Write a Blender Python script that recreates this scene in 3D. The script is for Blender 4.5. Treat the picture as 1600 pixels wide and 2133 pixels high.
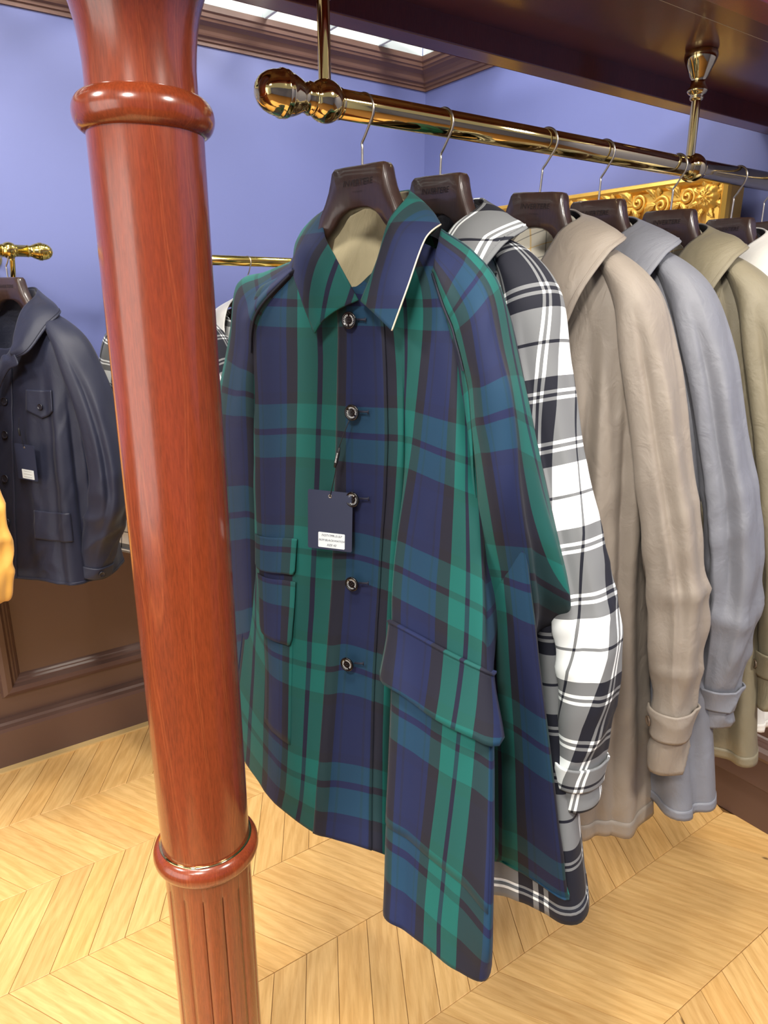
import bpy, math, random
import numpy as np
from mathutils import Matrix, Vector

for o in list(bpy.data.objects):
    bpy.data.objects.remove(o, do_unlink=True)
scene = bpy.context.scene
COL = scene.collection
rng = random.Random(7)
R_ = math.radians

# ------------------------------------------------------------------ camera
FPX, CX, CY = 1479.0, 800.0, 1066.5
PITCH = math.atan(FPX / (6100.0 - CY))
AZ = R_(55.0)                       # heading, measured from the rail's direction
CAM = np.array([0.0, 0.0, 1.6])
FWD_H = np.array([math.cos(AZ), math.sin(AZ), 0.0])
RIGHT = np.array([math.sin(AZ), -math.cos(AZ), 0.0])
UPV = np.array([0.0, 0.0, 1.0])
FWD = FWD_H * math.cos(PITCH) - UPV * math.sin(PITCH)
CUP = UPV * math.cos(PITCH) + FWD_H * math.sin(PITCH)
cam_data = bpy.data.cameras.new('camera')
cam_data.sensor_fit = 'HORIZONTAL'
cam_data.sensor_width = 36.0
cam_data.lens = FPX / 1600.0 * 36.0
cam_data.clip_start = 0.02
cam = bpy.data.objects.new('camera', cam_data)
COL.objects.link(cam)
M = Matrix(((RIGHT[0], CUP[0], -FWD[0], CAM[0]), (RIGHT[1], CUP[1], -FWD[1], CAM[1]),
            (RIGHT[2], CUP[2], -FWD[2], CAM[2]), (0, 0, 0, 1)))
cam.matrix_world = M
scene.camera = cam

# ------------------------------------------------------------------ world, lights, exposure
world = bpy.data.worlds.new('world')
scene.world = world
world.use_nodes = True
world.node_tree.nodes['Background'].inputs[0].default_value = (1.0, 0.97, 0.93, 1)
world.node_tree.nodes['Background'].inputs[1].default_value = 0.36
scene.view_settings.view_transform = 'Standard'
scene.view_settings.look = 'None'
scene.view_settings.gamma = 1.0
scene.view_settings.use_curve_mapping = False
scene.view_settings.exposure = 0.0

def lamp(name, loc, target, size, power, color=(1.0, 0.94, 0.86), sizey=None):
    l = bpy.data.lights.new(name, 'AREA')
    l.energy = power
    l.color = color
    l.shape = 'RECTANGLE' if sizey else 'DISK'
    l.size = size
    if sizey:
        l.size_y = sizey
    o = bpy.data.objects.new(name, l)
    COL.objects.link(o)
    o.location = loc
    o.rotation_euler = (Vector(target) - Vector(loc)).to_track_quat('-Z', 'Y').to_euler()
    return o
# ceiling lamps of the shop floor (all above the open lattice ceiling's edge, outside the frame)
lamp('ceiling_spot', (-1.1, -0.6, 3.0), (0.9, 1.0, 0.9), 0.45, 62)
lamp('ceiling_spot', (1.2, -1.1, 3.0), (0.9, 1.0, 0.8), 0.45, 56)
lamp('ceiling_spot', (0.1, 1.55, 2.95), (0.4, 2.6, 0.6), 0.35, 20)
lamp('ceiling_spot', (1.45, 1.75, 2.95), (1.5, 2.2, 0.2), 0.35, 18)
lamp('ceiling_spot', (-1.4, 1.2, 2.9), (0.6, 1.2, 0.7), 0.4, 30)

lamp('ceiling_spot', (-0.1, 0.35, 3.0), (0.1, 1.0, 0.0), 0.4, 34)
def spot(name, loc, target, power, angle=62, rad=0.09, color=(1.0, 0.92, 0.80)):
    l = bpy.data.lights.new(name, 'SPOT')
    l.energy = power; l.color = color; l.spot_size = R_(angle); l.spot_blend = 0.7; l.shadow_soft_size = rad
    o = bpy.data.objects.new(name, l); COL.objects.link(o)
    o.location = loc
    o.rotation_euler = (Vector(target) - Vector(loc)).to_track_quat('-Z', 'Y').to_euler()
spot('track_spot', (0.75, 1.45, 2.95), (0.5, 1.5, 0.0), 92)
spot('track_spot', (-0.35, 1.0, 2.95), (0.0, 1.35, 0.0), 70)
spot('track_spot', (1.35, 0.2, 2.95), (1.1, 0.9, 0.0), 60)
lamp('ceiling_spot', (-1.9, -0.6, 2.9), (-3.0, -0.5, 1.2), 0.4, 46)  # unseen lamp added to brighten the white partition the column mirrors

# ------------------------------------------------------------------ generic helpers
def link(o):
    COL.objects.link(o)
    return o

def tag(o, label=None, category=None, group=None, kind=None):
    if label: o['label'] = label
    if category: o['category'] = category
    if group: o['group'] = group
    if kind: o['kind'] = kind
    return o

class Thing:
    """An Empty at the thing's base; parts get world-space vertices."""
    def __init__(self, name, loc, label=None, category=None, group=None, kind=None):
        self.o = bpy.data.objects.new(name, None)
        self.o.empty_display_size = 0.05
        link(self.o)
        self.loc = np.array(loc, float)
        self.o.location = loc
        tag(self.o, label, category, group, kind)

def make_mesh(name, V, F, uv=None, smooth=True, mats=()):
    me = bpy.data.meshes.new(name)
    V = np.asarray(V, float)
    me.from_pydata([tuple(v) for v in V], [], [tuple(f) for f in F])
    if smooth:
        me.polygons.foreach_set('use_smooth', [True] * len(me.polygons))
    if uv is not None:
        lay = me.uv_layers.new(name='UVMap')
        idx = np.empty(len(me.loops), dtype=np.int32)
        me.loops.foreach_get('vertex_index', idx)
        lay.data.foreach_set('uv', np.asarray(uv, float)[idx].ravel())
    for m in mats:
        me.materials.append(m)
    me.update()
    return me

def part(name, V, F, mat, root=None, parent=None, uv=None, smooth=True, mats=None):
    """mesh object from world-space vertices; root = Thing or None"""
    V = np.asarray(V, float)
    if root is not None:
        V = V - root.loc
    me = make_mesh(name, V, F, uv, smooth, mats or (mat,))
    o = bpy.data.objects.new(name, me)
    link(o)
    if parent is not None:
        o.parent = parent
    elif root is not None:
        o.parent = root.o
    return o

def recentre(o):
    """move a top-level mesh object's origin to its bounding-box base"""
    me = o.data
    n = len(me.vertices)
    c = np.empty(n * 3); me.vertices.foreach_get('co', c); c = c.reshape(-1, 3)
    p = np.array([(c[:, 0].min() + c[:, 0].max()) / 2, (c[:, 1].min() + c[:, 1].max()) / 2, c[:, 2].min()])
    me.vertices.foreach_set('co', (c - p).ravel())
    o.location = p
    me.update()
    return o

def bevel(o, w=0.003, seg=2):
    m = o.modifiers.new('bevel', 'BEVEL'); m.width = w; m.segments = seg; m.limit_method = 'ANGLE'
    return o

def solid(o, t, offset=-1, mo=0):
    m = o.modifiers.new('solid', 'SOLIDIFY'); m.thickness = t; m.offset = offset; m.material_offset = mo
    m.use_rim = True
    return o

def boxgeo(lo, hi):
    x0, y0, z0 = lo; x1, y1, z1 = hi
    V = [(x0, y0, z0), (x1, y0, z0), (x1, y1, z0), (x0, y1, z0), (x0, y0, z1), (x1, y0, z1), (x1, y1, z1), (x0, y1, z1)]
    F = [(0, 3, 2, 1), (4, 5, 6, 7), (0, 1, 5, 4), (1, 2, 6, 5), (2, 3, 7, 6), (3, 0, 4, 7)]
    return V, F

def box(name, lo, hi, mat, root=None, parent=None, bev=0.002):
    V, F = boxgeo(lo, hi)
    o = part(name, V, F, mat, root, parent, smooth=False)
    if bev: bevel(o, bev)
    return o

def merge(*geos):
    V, F = [], []
    for v, f in geos:
        b = len(V); V += [tuple(p) for p in v]; F += [tuple(i + b for i in q) for q in f]
    return V, F

def gridfaces(nr, nc, closed=False):
    F = []
    m = nc if closed else nc - 1
    for i in range(nr - 1):
        for j in range(m):
            k = (j + 1) % nc
            F.append((i * nc + j, i * nc + k, (i + 1) * nc + k, (i + 1) * nc + j))
    return F

def lathegeo(profile, origin, axis='z', seg=48):
    """profile: (r, h) list; revolve round axis through origin"""
    V = []
    for r, h in profile:
        for k in range(seg):
            a = 2 * math.pi * k / seg
            if axis == 'z': p = (r * math.cos(a), r * math.sin(a), h)
            elif axis == 'x': p = (h, r * math.cos(a), r * math.sin(a))
            else: p = (r * math.sin(a), h, r * math.cos(a))
            V.append((origin[0] + p[0], origin[1] + p[1], origin[2] + p[2]))
    return V, gridfaces(len(profile), seg, True)

def tubegeo(path, rad, seg=10, cap=True):
    P = np.asarray(path, float)
    n = len(P)
    T = np.gradient(P, axis=0)
    T /= np.linalg.norm(T, axis=1)[:, None] + 1e-12
    ref = np.array([0, 0, 1.0]) if abs(T[0][2]) < 0.9 else np.array([1.0, 0, 0])
    u = np.cross(T[0], ref); u /= np.linalg.norm(u)
    rad = np.broadcast_to(np.asarray(rad, float), (n,))
    V = []
    for i in range(n):
        u = u - T[i] * (u @ T[i]); u /= np.linalg.norm(u)
        w = np.cross(T[i], u)
        for k in range(seg):
            a = 2 * math.pi * k / seg
            V.append(tuple(P[i] + rad[i] * (math.cos(a) * u + math.sin(a) * w)))
    F = gridfaces(n, seg, True)
    if cap:
        F.append(tuple(range(seg))[::-1]); F.append(tuple(range((n - 1) * seg, n * seg)))
    return V, F

def crspline(pts, k=8):
    """Catmull-Rom through points"""
    P = np.asarray(pts, float)
    E = np.vstack([2 * P[0] - P[1], P, 2 * P[-1] - P[-2]])
    out = []
    for i in range(1, len(E) - 2):
        for j in range(k):
            t = j / k
            a, b, c, d = E[i - 1], E[i], E[i + 1], E[i + 2]
            out.append(0.5 * ((2 * b) + (c - a) * t + (2 * a - 5 * b + 4 * c - d) * t * t + (3 * b - a - 3 * c + d) * t ** 3))
    out.append(P[-1])
    return np.array(out)

_perm = np.random.RandomState(5).rand(4096)
def vnoise(x, y, seed=0):
    x = np.asarray(x, float); y = np.asarray(y, float)
    xi = np.floor(x).astype(int); yi = np.floor(y).astype(int)
    xf = x - xi; yf = y - yi
    xf = xf * xf * (3 - 2 * xf); yf = yf * yf * (3 - 2 * yf)
    h = lambda a, b: _perm[(a * 73 + b * 179 + seed * 911 + (a * b) % 7 * 31) % 4096]
    return ((h(xi, yi) * (1 - xf) + h(xi + 1, yi) * xf) * (1 - yf)
            + (h(xi, yi + 1) * (1 - xf) + h(xi + 1, yi + 1) * xf) * yf) * 2 - 1

# ------------------------------------------------------------------ materials
def srgb(r, g, b):
    f = lambda c: ((c / 255 + 0.055) / 1.055) ** 2.4 if c > 10 else c / 255 / 12.92
    return (f(r), f(g), f(b), 1.0)

class Mat:
    def __init__(self, name, base=(200, 200, 200), rough=0.5, metal=0.0, **kw):
        self.m = bpy.data.materials.new(name)
        self.m.use_nodes = True
        self.nt = self.m.node_tree
        self.b = self.nt.nodes['Principled BSDF']
        self.b.inputs['Base Color'].default_value = srgb(*base)
        self.b.inputs['Roughness'].default_value = rough
        self.b.inputs['Metallic'].default_value = metal
        for k, v in kw.items():
            self.b.inputs[k].default_value = v
    def n(self, typ, **kw):
        nd = self.nt.nodes.new(typ)
        for k, v in kw.items():
            setattr(nd, k, v)
        return nd
    def l(self, a, b):
        self.nt.links.new(a, b)
    def coords(self, kind='Object', scale=(1, 1, 1), rnd=False):
        tc = self.n('ShaderNodeTexCoord')
        mp = self.n('ShaderNodeMapping')
        mp.inputs['Scale'].default_value = scale
        self.l(tc.outputs[kind], mp.inputs['Vector'])
        if rnd:
            oi = self.n('ShaderNodeObjectInfo')
            mul = self.n('ShaderNodeMath', operation='MULTIPLY'); mul.inputs[1].default_value = 57.3
            self.l(oi.outputs['Random'], mul.inputs[0])
            cb = self.n('ShaderNodeCombineXYZ')
            self.l(mul.outputs[0], cb.inputs[0]); self.l(mul.outputs[0], cb.inputs[1])
            self.l(cb.outputs[0], mp.inputs['Location'])
        return mp.outputs[0]
    def ramp(self, fac, stops, interp='LINEAR'):
        r = self.n('ShaderNodeValToRGB')
        cr = r.color_ramp
        cr.interpolation = interp
        while len(cr.elements) > 1:
            cr.elements.remove(cr.elements[-1])
        cr.elements[0].position = stops[0][0]; cr.elements[0].color = srgb(*stops[0][1])
        for p, c in stops[1:]:
            e = cr.elements.new(p); e.color = srgb(*c)
        self.l(fac, r.inputs[0])
        return r.outputs[0]
    def noise(self, vec, scale=5, detail=4, rough=0.5, dist=0.0):
        t = self.n('ShaderNodeTexNoise')
        t.inputs['Scale'].default_value = scale
        t.inputs['Detail'].default_value = detail
        t.inputs['Roughness'].default_value = rough
        t.inputs['Distortion'].default_value = dist
        self.l(vec, t.inputs['Vector'])
        return t.outputs[0]
    def mix(self, fac, a, b, mode='MIX'):
        x = self.n('ShaderNodeMix', data_type='RGBA', blend_type=mode)
        for sock, val in ((x.inputs[0], fac), (x.inputs[6], a), (x.inputs[7], b)):
            if hasattr(val, 'links') or hasattr(val, 'is_linked'): self.l(val, sock)
            else: sock.default_value = val
        return x.outputs[2]
    def color(self, out):
        self.l(out, self.b.inputs['Base Color'])
        return self
    def bump(self, h, strength=0.2, dist=0.002):
        bp = self.n('ShaderNodeBump')
        bp.inputs['Strength'].default_value = strength
        bp.inputs['Distance'].default_value = dist
        self.l(h, bp.inputs['Height'])
        self.l(bp.outputs[0], self.b.inputs['Normal'])
        return self

def mat_paint(name, base, rough=0.55, orange=0.12):
    m = Mat(name, base, rough)
    v = m.coords('Object')
    n1 = m.noise(v, 60, 5, 0.6)
    n2 = m.noise(v, 2.2, 3)
    c = m.mix(n2, srgb(*[int(x * 0.97) for x in base]), srgb(*[min(255, int(x * 1.03)) for x in base]))
    m.color(c).bump(n1, orange, 0.002)
    return m.m

def mat_mahogany(name, dark=(98, 42, 23), mid=(126, 55, 29), light=(178, 98, 52), zstretch=0.09, rough=0.22):
    m = Mat(name, mid, rough)
    m.b.inputs['Coat Weight'].default_value = 0.5
    m.b.inputs['Coat Roughness'].default_value = 0.12
    v = m.coords('Object', (1, 1, zstretch))
    big = m.noise(v, 9, 4, 0.55, 1.2)
    fine = m.noise(m.coords('Object', (1, 1, 0.10)), 420, 3, 0.65)
    c = m.ramp(big, [(0.28, dark), (0.5, mid), (0.72, tuple(int(x * 1.06) for x in mid))])
    w = m.n('ShaderNodeTexWave', wave_type='BANDS', bands_direction='X')
    w.inputs['Scale'].default_value = 7; w.inputs['Distortion'].default_value = 9
    w.inputs['Detail'].default_value = 3; w.inputs['Detail Scale'].default_value = 1.4
    m.l(v, w.inputs['Vector'])
    lines = m.ramp(w.outputs[1], [(0.0, (0, 0, 0)), (0.955, (0, 0, 0)), (0.985, (150, 150, 150)), (1.0, (0, 0, 0))])
    c2 = m.mix(lines, c, srgb(*light))
    c3 = m.mix(0.34, c2, m.ramp(fine, [(0.3, tuple(int(x * 0.7) for x in mid)), (0.62, tuple(min(255, int(x * 1.2)) for x in mid))]))
    m.color(c3)
    return m.m

def mat_metal(name, base, rough):
    m = Mat(name, base, rough, 1.0)
    n = m.noise(m.coords('Object'), 14, 3)
    r = m.n('ShaderNodeMapRange')
    r.inputs['To Min'].default_value = rough * 0.8; r.inputs['To Max'].default_value = rough * 1.3
    m.l(n, r.inputs[0]); m.l(r.outputs[0], m.b.inputs['Roughness'])
    return m.m

def mat_oak(name):
    m = Mat(name, (200, 150, 85), 0.42)
    # object space: x runs along the plank
    v = m.coords('Object', (0.09, 1.0, 1.0), rnd=True)
    grain = m.noise(v, 120, 5, 0.65, 0.6)
    broad = m.noise(v, 14, 3, 0.5, 1.4)
    w = m.n('ShaderNodeTexWave', wave_type='RINGS', rings_direction='Z')
    w.inputs['Scale'].default_value = 9; w.inputs['Distortion'].default_value = 5; w.inputs['Detail'].default_value = 2
    w.inputs['Detail Scale'].default_value = 2
    m.l(m.coords('Object', (0.22, 1.6, 1.0), rnd=True), w.inputs['Vector'])
    c = m.ramp(broad, [(0.25, (226, 184, 116)), (0.5, (234, 194, 126)), (0.75, (240, 202, 136))])
    c = m.mix(0.42, c, m.ramp(grain, [(0.32, (198, 150, 88)), (0.6, (244, 208, 144))]))
    c = m.mix(0.2, c, m.ramp(w.outputs[1], [(0.2, (200, 152, 88)), (0.7, (246, 210, 148))]))
    oi = m.n('ShaderNodeObjectInfo')
    tone = m.ramp(oi.outputs['Random'], [(0.0, (236, 228, 220)), (0.5, (255, 250, 244)), (1.0, (248, 236, 220))])
    c = m.mix(1.0, c, tone, 'MULTIPLY')
    # occasional knots
    kv = m.n('ShaderNodeTexVoronoi'); kv.inputs['Scale'].default_value = 5.2
    m.l(m.coords('Object', (0.7, 1.5, 1.0), rnd=True), kv.inputs['Vector'])
    knot = m.ramp(kv.outputs['Distance'], [(0.0, (255, 255, 255)), (0.028, (210, 210, 210)), (0.05, (0, 0, 0))])
    c = m.mix(knot, c, srgb(84, 56, 34))
    m.color(c).bump(grain, 0.12, 0.001)
    m.b.inputs['Coat Weight'].default_value = 0.12
    m.b.inputs['Coat Roughness'].default_value = 0.35
    return m.m

def mat_plaid(name, stops, rough=0.75, sheen=0.04, weave=900, warp=0.5, dark=0.6, stops2=None):
    """woven check: warp colours follow U, weft colours follow V (one period = 1)"""
    m = Mat(name, (128, 128, 128), rough)
    tc = m.n('ShaderNodeTexCoord')
    sp = m.n('ShaderNodeSeparateXYZ')
    m.l(tc.outputs['UV'], sp.inputs[0])
    cols = []
    for k in (0, 1):
        fr = m.n('ShaderNodeMath', operation='FRACT')
        m.l(sp.outputs[k], fr.inputs[0])
        cols.append(m.ramp(fr.outputs[0], stops2 if (k == 1 and stops2) else stops, 'CONSTANT'))
    tw = m.noise(m.coords('UV', (1, 1, 1)), weave, 1)
    fac = m.n('ShaderNodeMapRange'); fac.inputs['From Min'].default_value = 0.35; fac.inputs['From Max'].default_value = 0.65
    fac.inputs['To Min'].default_value = warp - 0.13; fac.inputs['To Max'].default_value = warp + 0.13
    m.l(tw, fac.inputs[0])
    c = m.mix(fac.outputs[0], cols[0], cols[1])
    c = m.mix(dark, c, m.mix(1.0, cols[0], cols[1], 'DARKEN'))
    m.color(c).bump(tw, 0.15, 0.0006)
    m.b.inputs['Sheen Weight'].default_value = sheen
    m.b.inputs['Specular IOR Level'].default_value = 0.3
    m.b.inputs['Sheen Roughness'].default_value = 0.5
    return m.m

def mirror_stops(half):
    """half: list of (start, colour) for 0..0.5 -> full constant ramp"""
    out = list(half)
    ends = [h[0] for h in half[1:]] + [0.5]
    seq = [(half[i][0], ends[i], half[i][1]) for i in range(len(half))]
    for a, b, c in reversed(seq[:-1]):
        out.append((1 - b, c))
    return out

GREEN, NAVY, BLK = (10, 94, 82), (18, 31, 76), (25, 23, 31)
LINE = (18, 18, 42)
TARTAN = mirror_stops([(0.0, LINE), (0.024, GREEN), (0.212, BLK), (0.335, NAVY), (0.385, (20, 28, 62)), (0.405, NAVY)])
WHT, INK = (238, 242, 242), (22, 24, 36)
CHECK = mirror_stops([(0.0, INK), (0.011, WHT), (0.21, INK), (0.297, WHT), (0.322, INK), (0.344, WHT), (0.369, INK)])
LINCHK = mirror_stops([(0.0, (225, 180, 80)), (0.02, (222, 216, 200)), (0.48, (70, 72, 76))])

def mat_cloth(name, base, rough=0.6, sheen=0.15, crinkle=0.25, scale=26, spec=0.4):
    m = Mat(name, base, rough)
    v = m.coords('UV', (1, 0.6, 1))
    n1 = m.noise(v, scale * 0.25, 4, 0.55, 0.6)
    n2 = m.noise(v, 900, 2)
    n3 = m.n('ShaderNodeTexNoise', noise_type='RIDGED_MULTIFRACTAL')
    n3.inputs['Scale'].default_value = scale * 0.12; n3.inputs['Detail'].default_value = 3; n3.inputs['Distortion'].default_value = 0.8
    m.l(v, n3.inputs['Vector'])
    m3 = m.n('ShaderNodeMath', operation='MULTIPLY_ADD'); m3.inputs[1].default_value = 0.35
    m.l(n3.outputs[0], m3.inputs[0]); m.l(n1, m3.inputs[2])
    b = tuple(base)
    c = m.mix(n1, srgb(*[int(x * 0.95) for x in b]), srgb(*[min(255, int(x * 1.05)) for x in b]))
    mx = m.n('ShaderNodeMath', operation='MULTIPLY_ADD'); mx.inputs[1].default_value = 0.06
    m.l(n2, mx.inputs[0]); m.l(m3.outputs[0], mx.inputs[2])
    m.color(c).bump(mx.outputs[0], crinkle, 0.004)
    m.b.inputs['Sheen Weight'].default_value = sheen
    m.b.inputs['Specular IOR Level'].default_value = spec
    return m.m

M_LAV = mat_paint('lavender_paint', (104, 113, 166), 0.5)
M_BROWN = mat_paint('brown_paint', (96, 73, 65), 0.32, 0.05)
M_CORN = mat_paint('cornice_brown', (112, 84, 74), 0.5, 0.05)
M_WHITE = mat_paint('lattice_white', (226, 238, 240), 0.5, 0.03)
M_SILL = mat_paint('floor_edge', (205, 175, 120), 0.5, 0.03)
M_MAHO = mat_mahogany('mahogany')
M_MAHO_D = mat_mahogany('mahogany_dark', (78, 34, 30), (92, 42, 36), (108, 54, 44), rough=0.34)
M_BRASS = mat_metal('brass', (216, 194, 136), 0.07)
M_BRASS2 = mat_metal('wall_brass', (240, 214, 120), 0.14)
M_STEEL = mat_metal('satin_nickel', (176, 170, 160), 0.28)
M_GOLD = mat_metal('gilt', (240, 196, 96), 0.42)
M_GOLD_S = mat_metal('gilt_smooth', (232, 186, 88), 0.36)
for _m in (M_GOLD, M_GOLD_S): _m.node_tree.nodes['Principled BSDF'].inputs['Metallic'].default_value = 0.7
M_OAK = mat_oak('oak')
M_HANG = mat_mahogany('hanger_wood', (40, 26, 21), (54, 35, 29), (70, 46, 38), rough=0.42)
M_HTEXT = Mat('burnt_lettering', (22, 12, 10), 0.6).m
WEFT = mirror_stops([(0.0, LINE), (0.024, (9, 80, 84)), (0.212, (19, 22, 40)), (0.30, (19, 25, 50))])
M_TART = mat_plaid('tartan', TARTAN, warp=0.36, dark=0.10, stops2=WEFT)
M_CHECK = mat_plaid('mono_check', CHECK)
M_LCHK = mat_plaid('liner_check', LINCHK, dark=0.2)
M_BEIGE_LIN = mat_cloth('beige_lining', (188, 176, 142), 0.6, 0.1, 0.5, 30)
M_TAUPE = mat_cloth('taupe_nylon', (139, 129, 118), 0.42, 0.05, 0.75, 26)
M_GREY = mat_cloth('grey_nylon', (115, 117, 125), 0.42, 0.05, 0.75, 26)
M_KHAKI = mat_cloth('khaki_nylon', (126, 118, 97), 0.44, 0.05, 0.75, 26)
M_OFFW = mat_cloth('off_white_cloth', (226, 224, 218), 0.6)
M_NAVY = mat_cloth('navy_nylon', (29, 33, 53), 0.5, 0.06, 0.3, 26)
M_NAVY_D = mat_cloth('navy_lining', (26, 30, 48), 0.5, 0.2)
M_MUST = mat_cloth('mustard_cloth', (208, 156, 72), 0.55, 0.15, 0.4, 24)
M_DARKLIN = mat_cloth('black_lining', (20, 22, 32), 0.6)
M_BUTTON = Mat('black_horn', (16, 15, 16), 0.16).m
M_BUTT_N = Mat('navy_horn', (34, 34, 44), 0.25).m
M_BUTT_T = Mat('brown_horn', (96, 80, 66), 0.25).m
M_WHITEINK = Mat('white_ink', (225, 228, 228), 0.5).m
M_CARD = Mat('navy_card', (38, 46, 72), 0.6).m
M_STICK = Mat('paper_sticker', (226, 236, 240), 0.5).m
M_INK = Mat('pen_ink', (30, 34, 60), 0.5).m
M_CORD = Mat('black_cord', (16, 16, 20), 0.6).m
M_CREAM = Mat('cream_piping', (206, 196, 172), 0.6).m
M_STITCH = Mat('dark_thread', (16, 20, 40), 0.7).m
M_RED = Mat('red_thread', (170, 28, 48), 0.7).m
M_GLASS = Mat('mirror_glass', (200, 205, 205), 0.03, 1.0).m
M_DARKGAP = Mat('floor_joint', (120, 84, 44), 0.7).m

# ------------------------------------------------------------------ the setting
WX, WY = 2.08, 2.665          # inner faces of the right and left wall
fl = Thing('floor', (0.9, 1.2, 0), kind='structure')
fl.o['label'] = 'light oak chevron parquet floor of the shop'
part('subfloor', *boxgeo((-3.2, -3.0, -0.06), (WX + 0.1, WY + 0.1, -0.004)), M_DARKGAP, fl, smooth=False)
ROW, PITCHX = 0.318, 0.0919
SK = ROW / math.tan(R_(60))
def plank_mesh(sgn):
    # parallelogram between two row lines, origin at its centre, object x along the grain
    g = 0.0007
    pts = [(-PITCHX / 2 - sgn * SK / 2 + g, -ROW / 2 + g), (PITCHX / 2 - sgn * SK / 2 - g, -ROW / 2 + g),
           (PITCHX / 2 + sgn * SK / 2 - g, ROW / 2 - g), (-PITCHX / 2 + sgn * SK / 2 + g, ROW / 2 - g)]
    a = sgn * R_(60)
    ca, sa = math.cos(-a), math.sin(-a)
    pts = [(x * ca - y * sa, x * sa + y * ca) for x, y in pts]
    e = 0.0012
    cx = sum(p[0] for p in pts) / 4; cy = sum(p[1] for p in pts) / 4
    inn = []
    for x, y in pts:
        d = math.hypot(x - cx, y - cy); k = 1 - e / d
        inn.append((cx + (x - cx) * k, cy + (y - cy) * k))
    V = [(x, y, -0.006) for x, y in pts] + [(x, y, -0.0009) for x, y in pts] + [(x, y, 0) for x, y in inn]
    F = []
    for b in (0, 4):
        for i in range(4):
            j = (i + 1) % 4
            F.append((b + i, b + j, b + 4 + j, b + 4 + i))
    F.append((8, 9, 10, 11))
    return make_mesh('plank', V, F, smooth=False, mats=(M_OAK,)), a
PM = {1: plank_mesh(1), -1: plank_mesh(-1)}
for r in range(-3, 5):
    y0 = 0.965 + ROW * r
    me, a = PM[1 if r % 2 == 0 else -1]
    for k in range(-18, 14):
        cxp = 0.932 + PITCHX * (k + 0.5) + SK / 2
        if cxp > WX + 0.02 or cxp < -0.6: continue
        o = bpy.data.objects.new('plank', me)
        link(o)
        o.parent = fl.o
        o.location = (cxp - 0.9, y0 + ROW / 2 - 1.2, rng.uniform(-0.0003, 0.0))
        o.rotation_euler = (0, 0, a)

# walls
def slab(name, lo, hi, mat, kind='structure', label=None, bev=0):
    V, F = boxgeo(lo, hi)
    o = part(name, V, F, mat, smooth=False)
    recentre(o)
    if bev: bevel(o, bev)
    tag(o, label, None, None, kind)
    return o
slab('wall_left', (-3.2, WY, 0), (WX + 0.1, WY + 0.08, 2.62), M_LAV, label='lavender painted wall behind the wall rails')
slab('wall_right', (WX, -3.0, 0), (WX + 0.08, WY, 2.62), M_LAV, label='lavender painted wall behind the gilt mirror')

slab('wall_front', (-3.2, -3.0, 0), (WX + 0.1, -2.92, 2.62), M_LAV, label='lavender painted wall behind the viewer')
slab('wall_back', (-3.2, -2.9, 0), (-3.12, WY - 0.1, 2.62), M_WHITE, label='white painted partition at the far left end of the shop')

M_GLOW = bpy.data.materials.new('added_glow'); M_GLOW.use_nodes = True
_b = M_GLOW.node_tree.nodes['Principled BSDF']
_b.inputs['Emission Color'].default_value = (1.0, 0.96, 0.92, 1); _b.inputs['Emission Strength'].default_value = 2.3
wn = Thing('added_glow_panel_1', (-3.1, 0.4, 0.2), kind='structure')  # unseen glowing panes, added for the column's bright streak and left fill
wn.o['label'] = 'added glowing panel, unseen, at the far left end'
for i in range(4):
    box('glow_pane', (-3.115, -1.12 + i * 0.79, 0.25), (-3.105, -0.37 + i * 0.79, 2.35), M_GLOW, wn, bev=0)
for yy in (-1.16, -0.37, 0.42, 1.21, 2.0):
    box('glow_panel_bar', (-3.12, yy, 0.2), (-3.09, yy + 0.04, 2.4), M_WHITE, wn)

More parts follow.
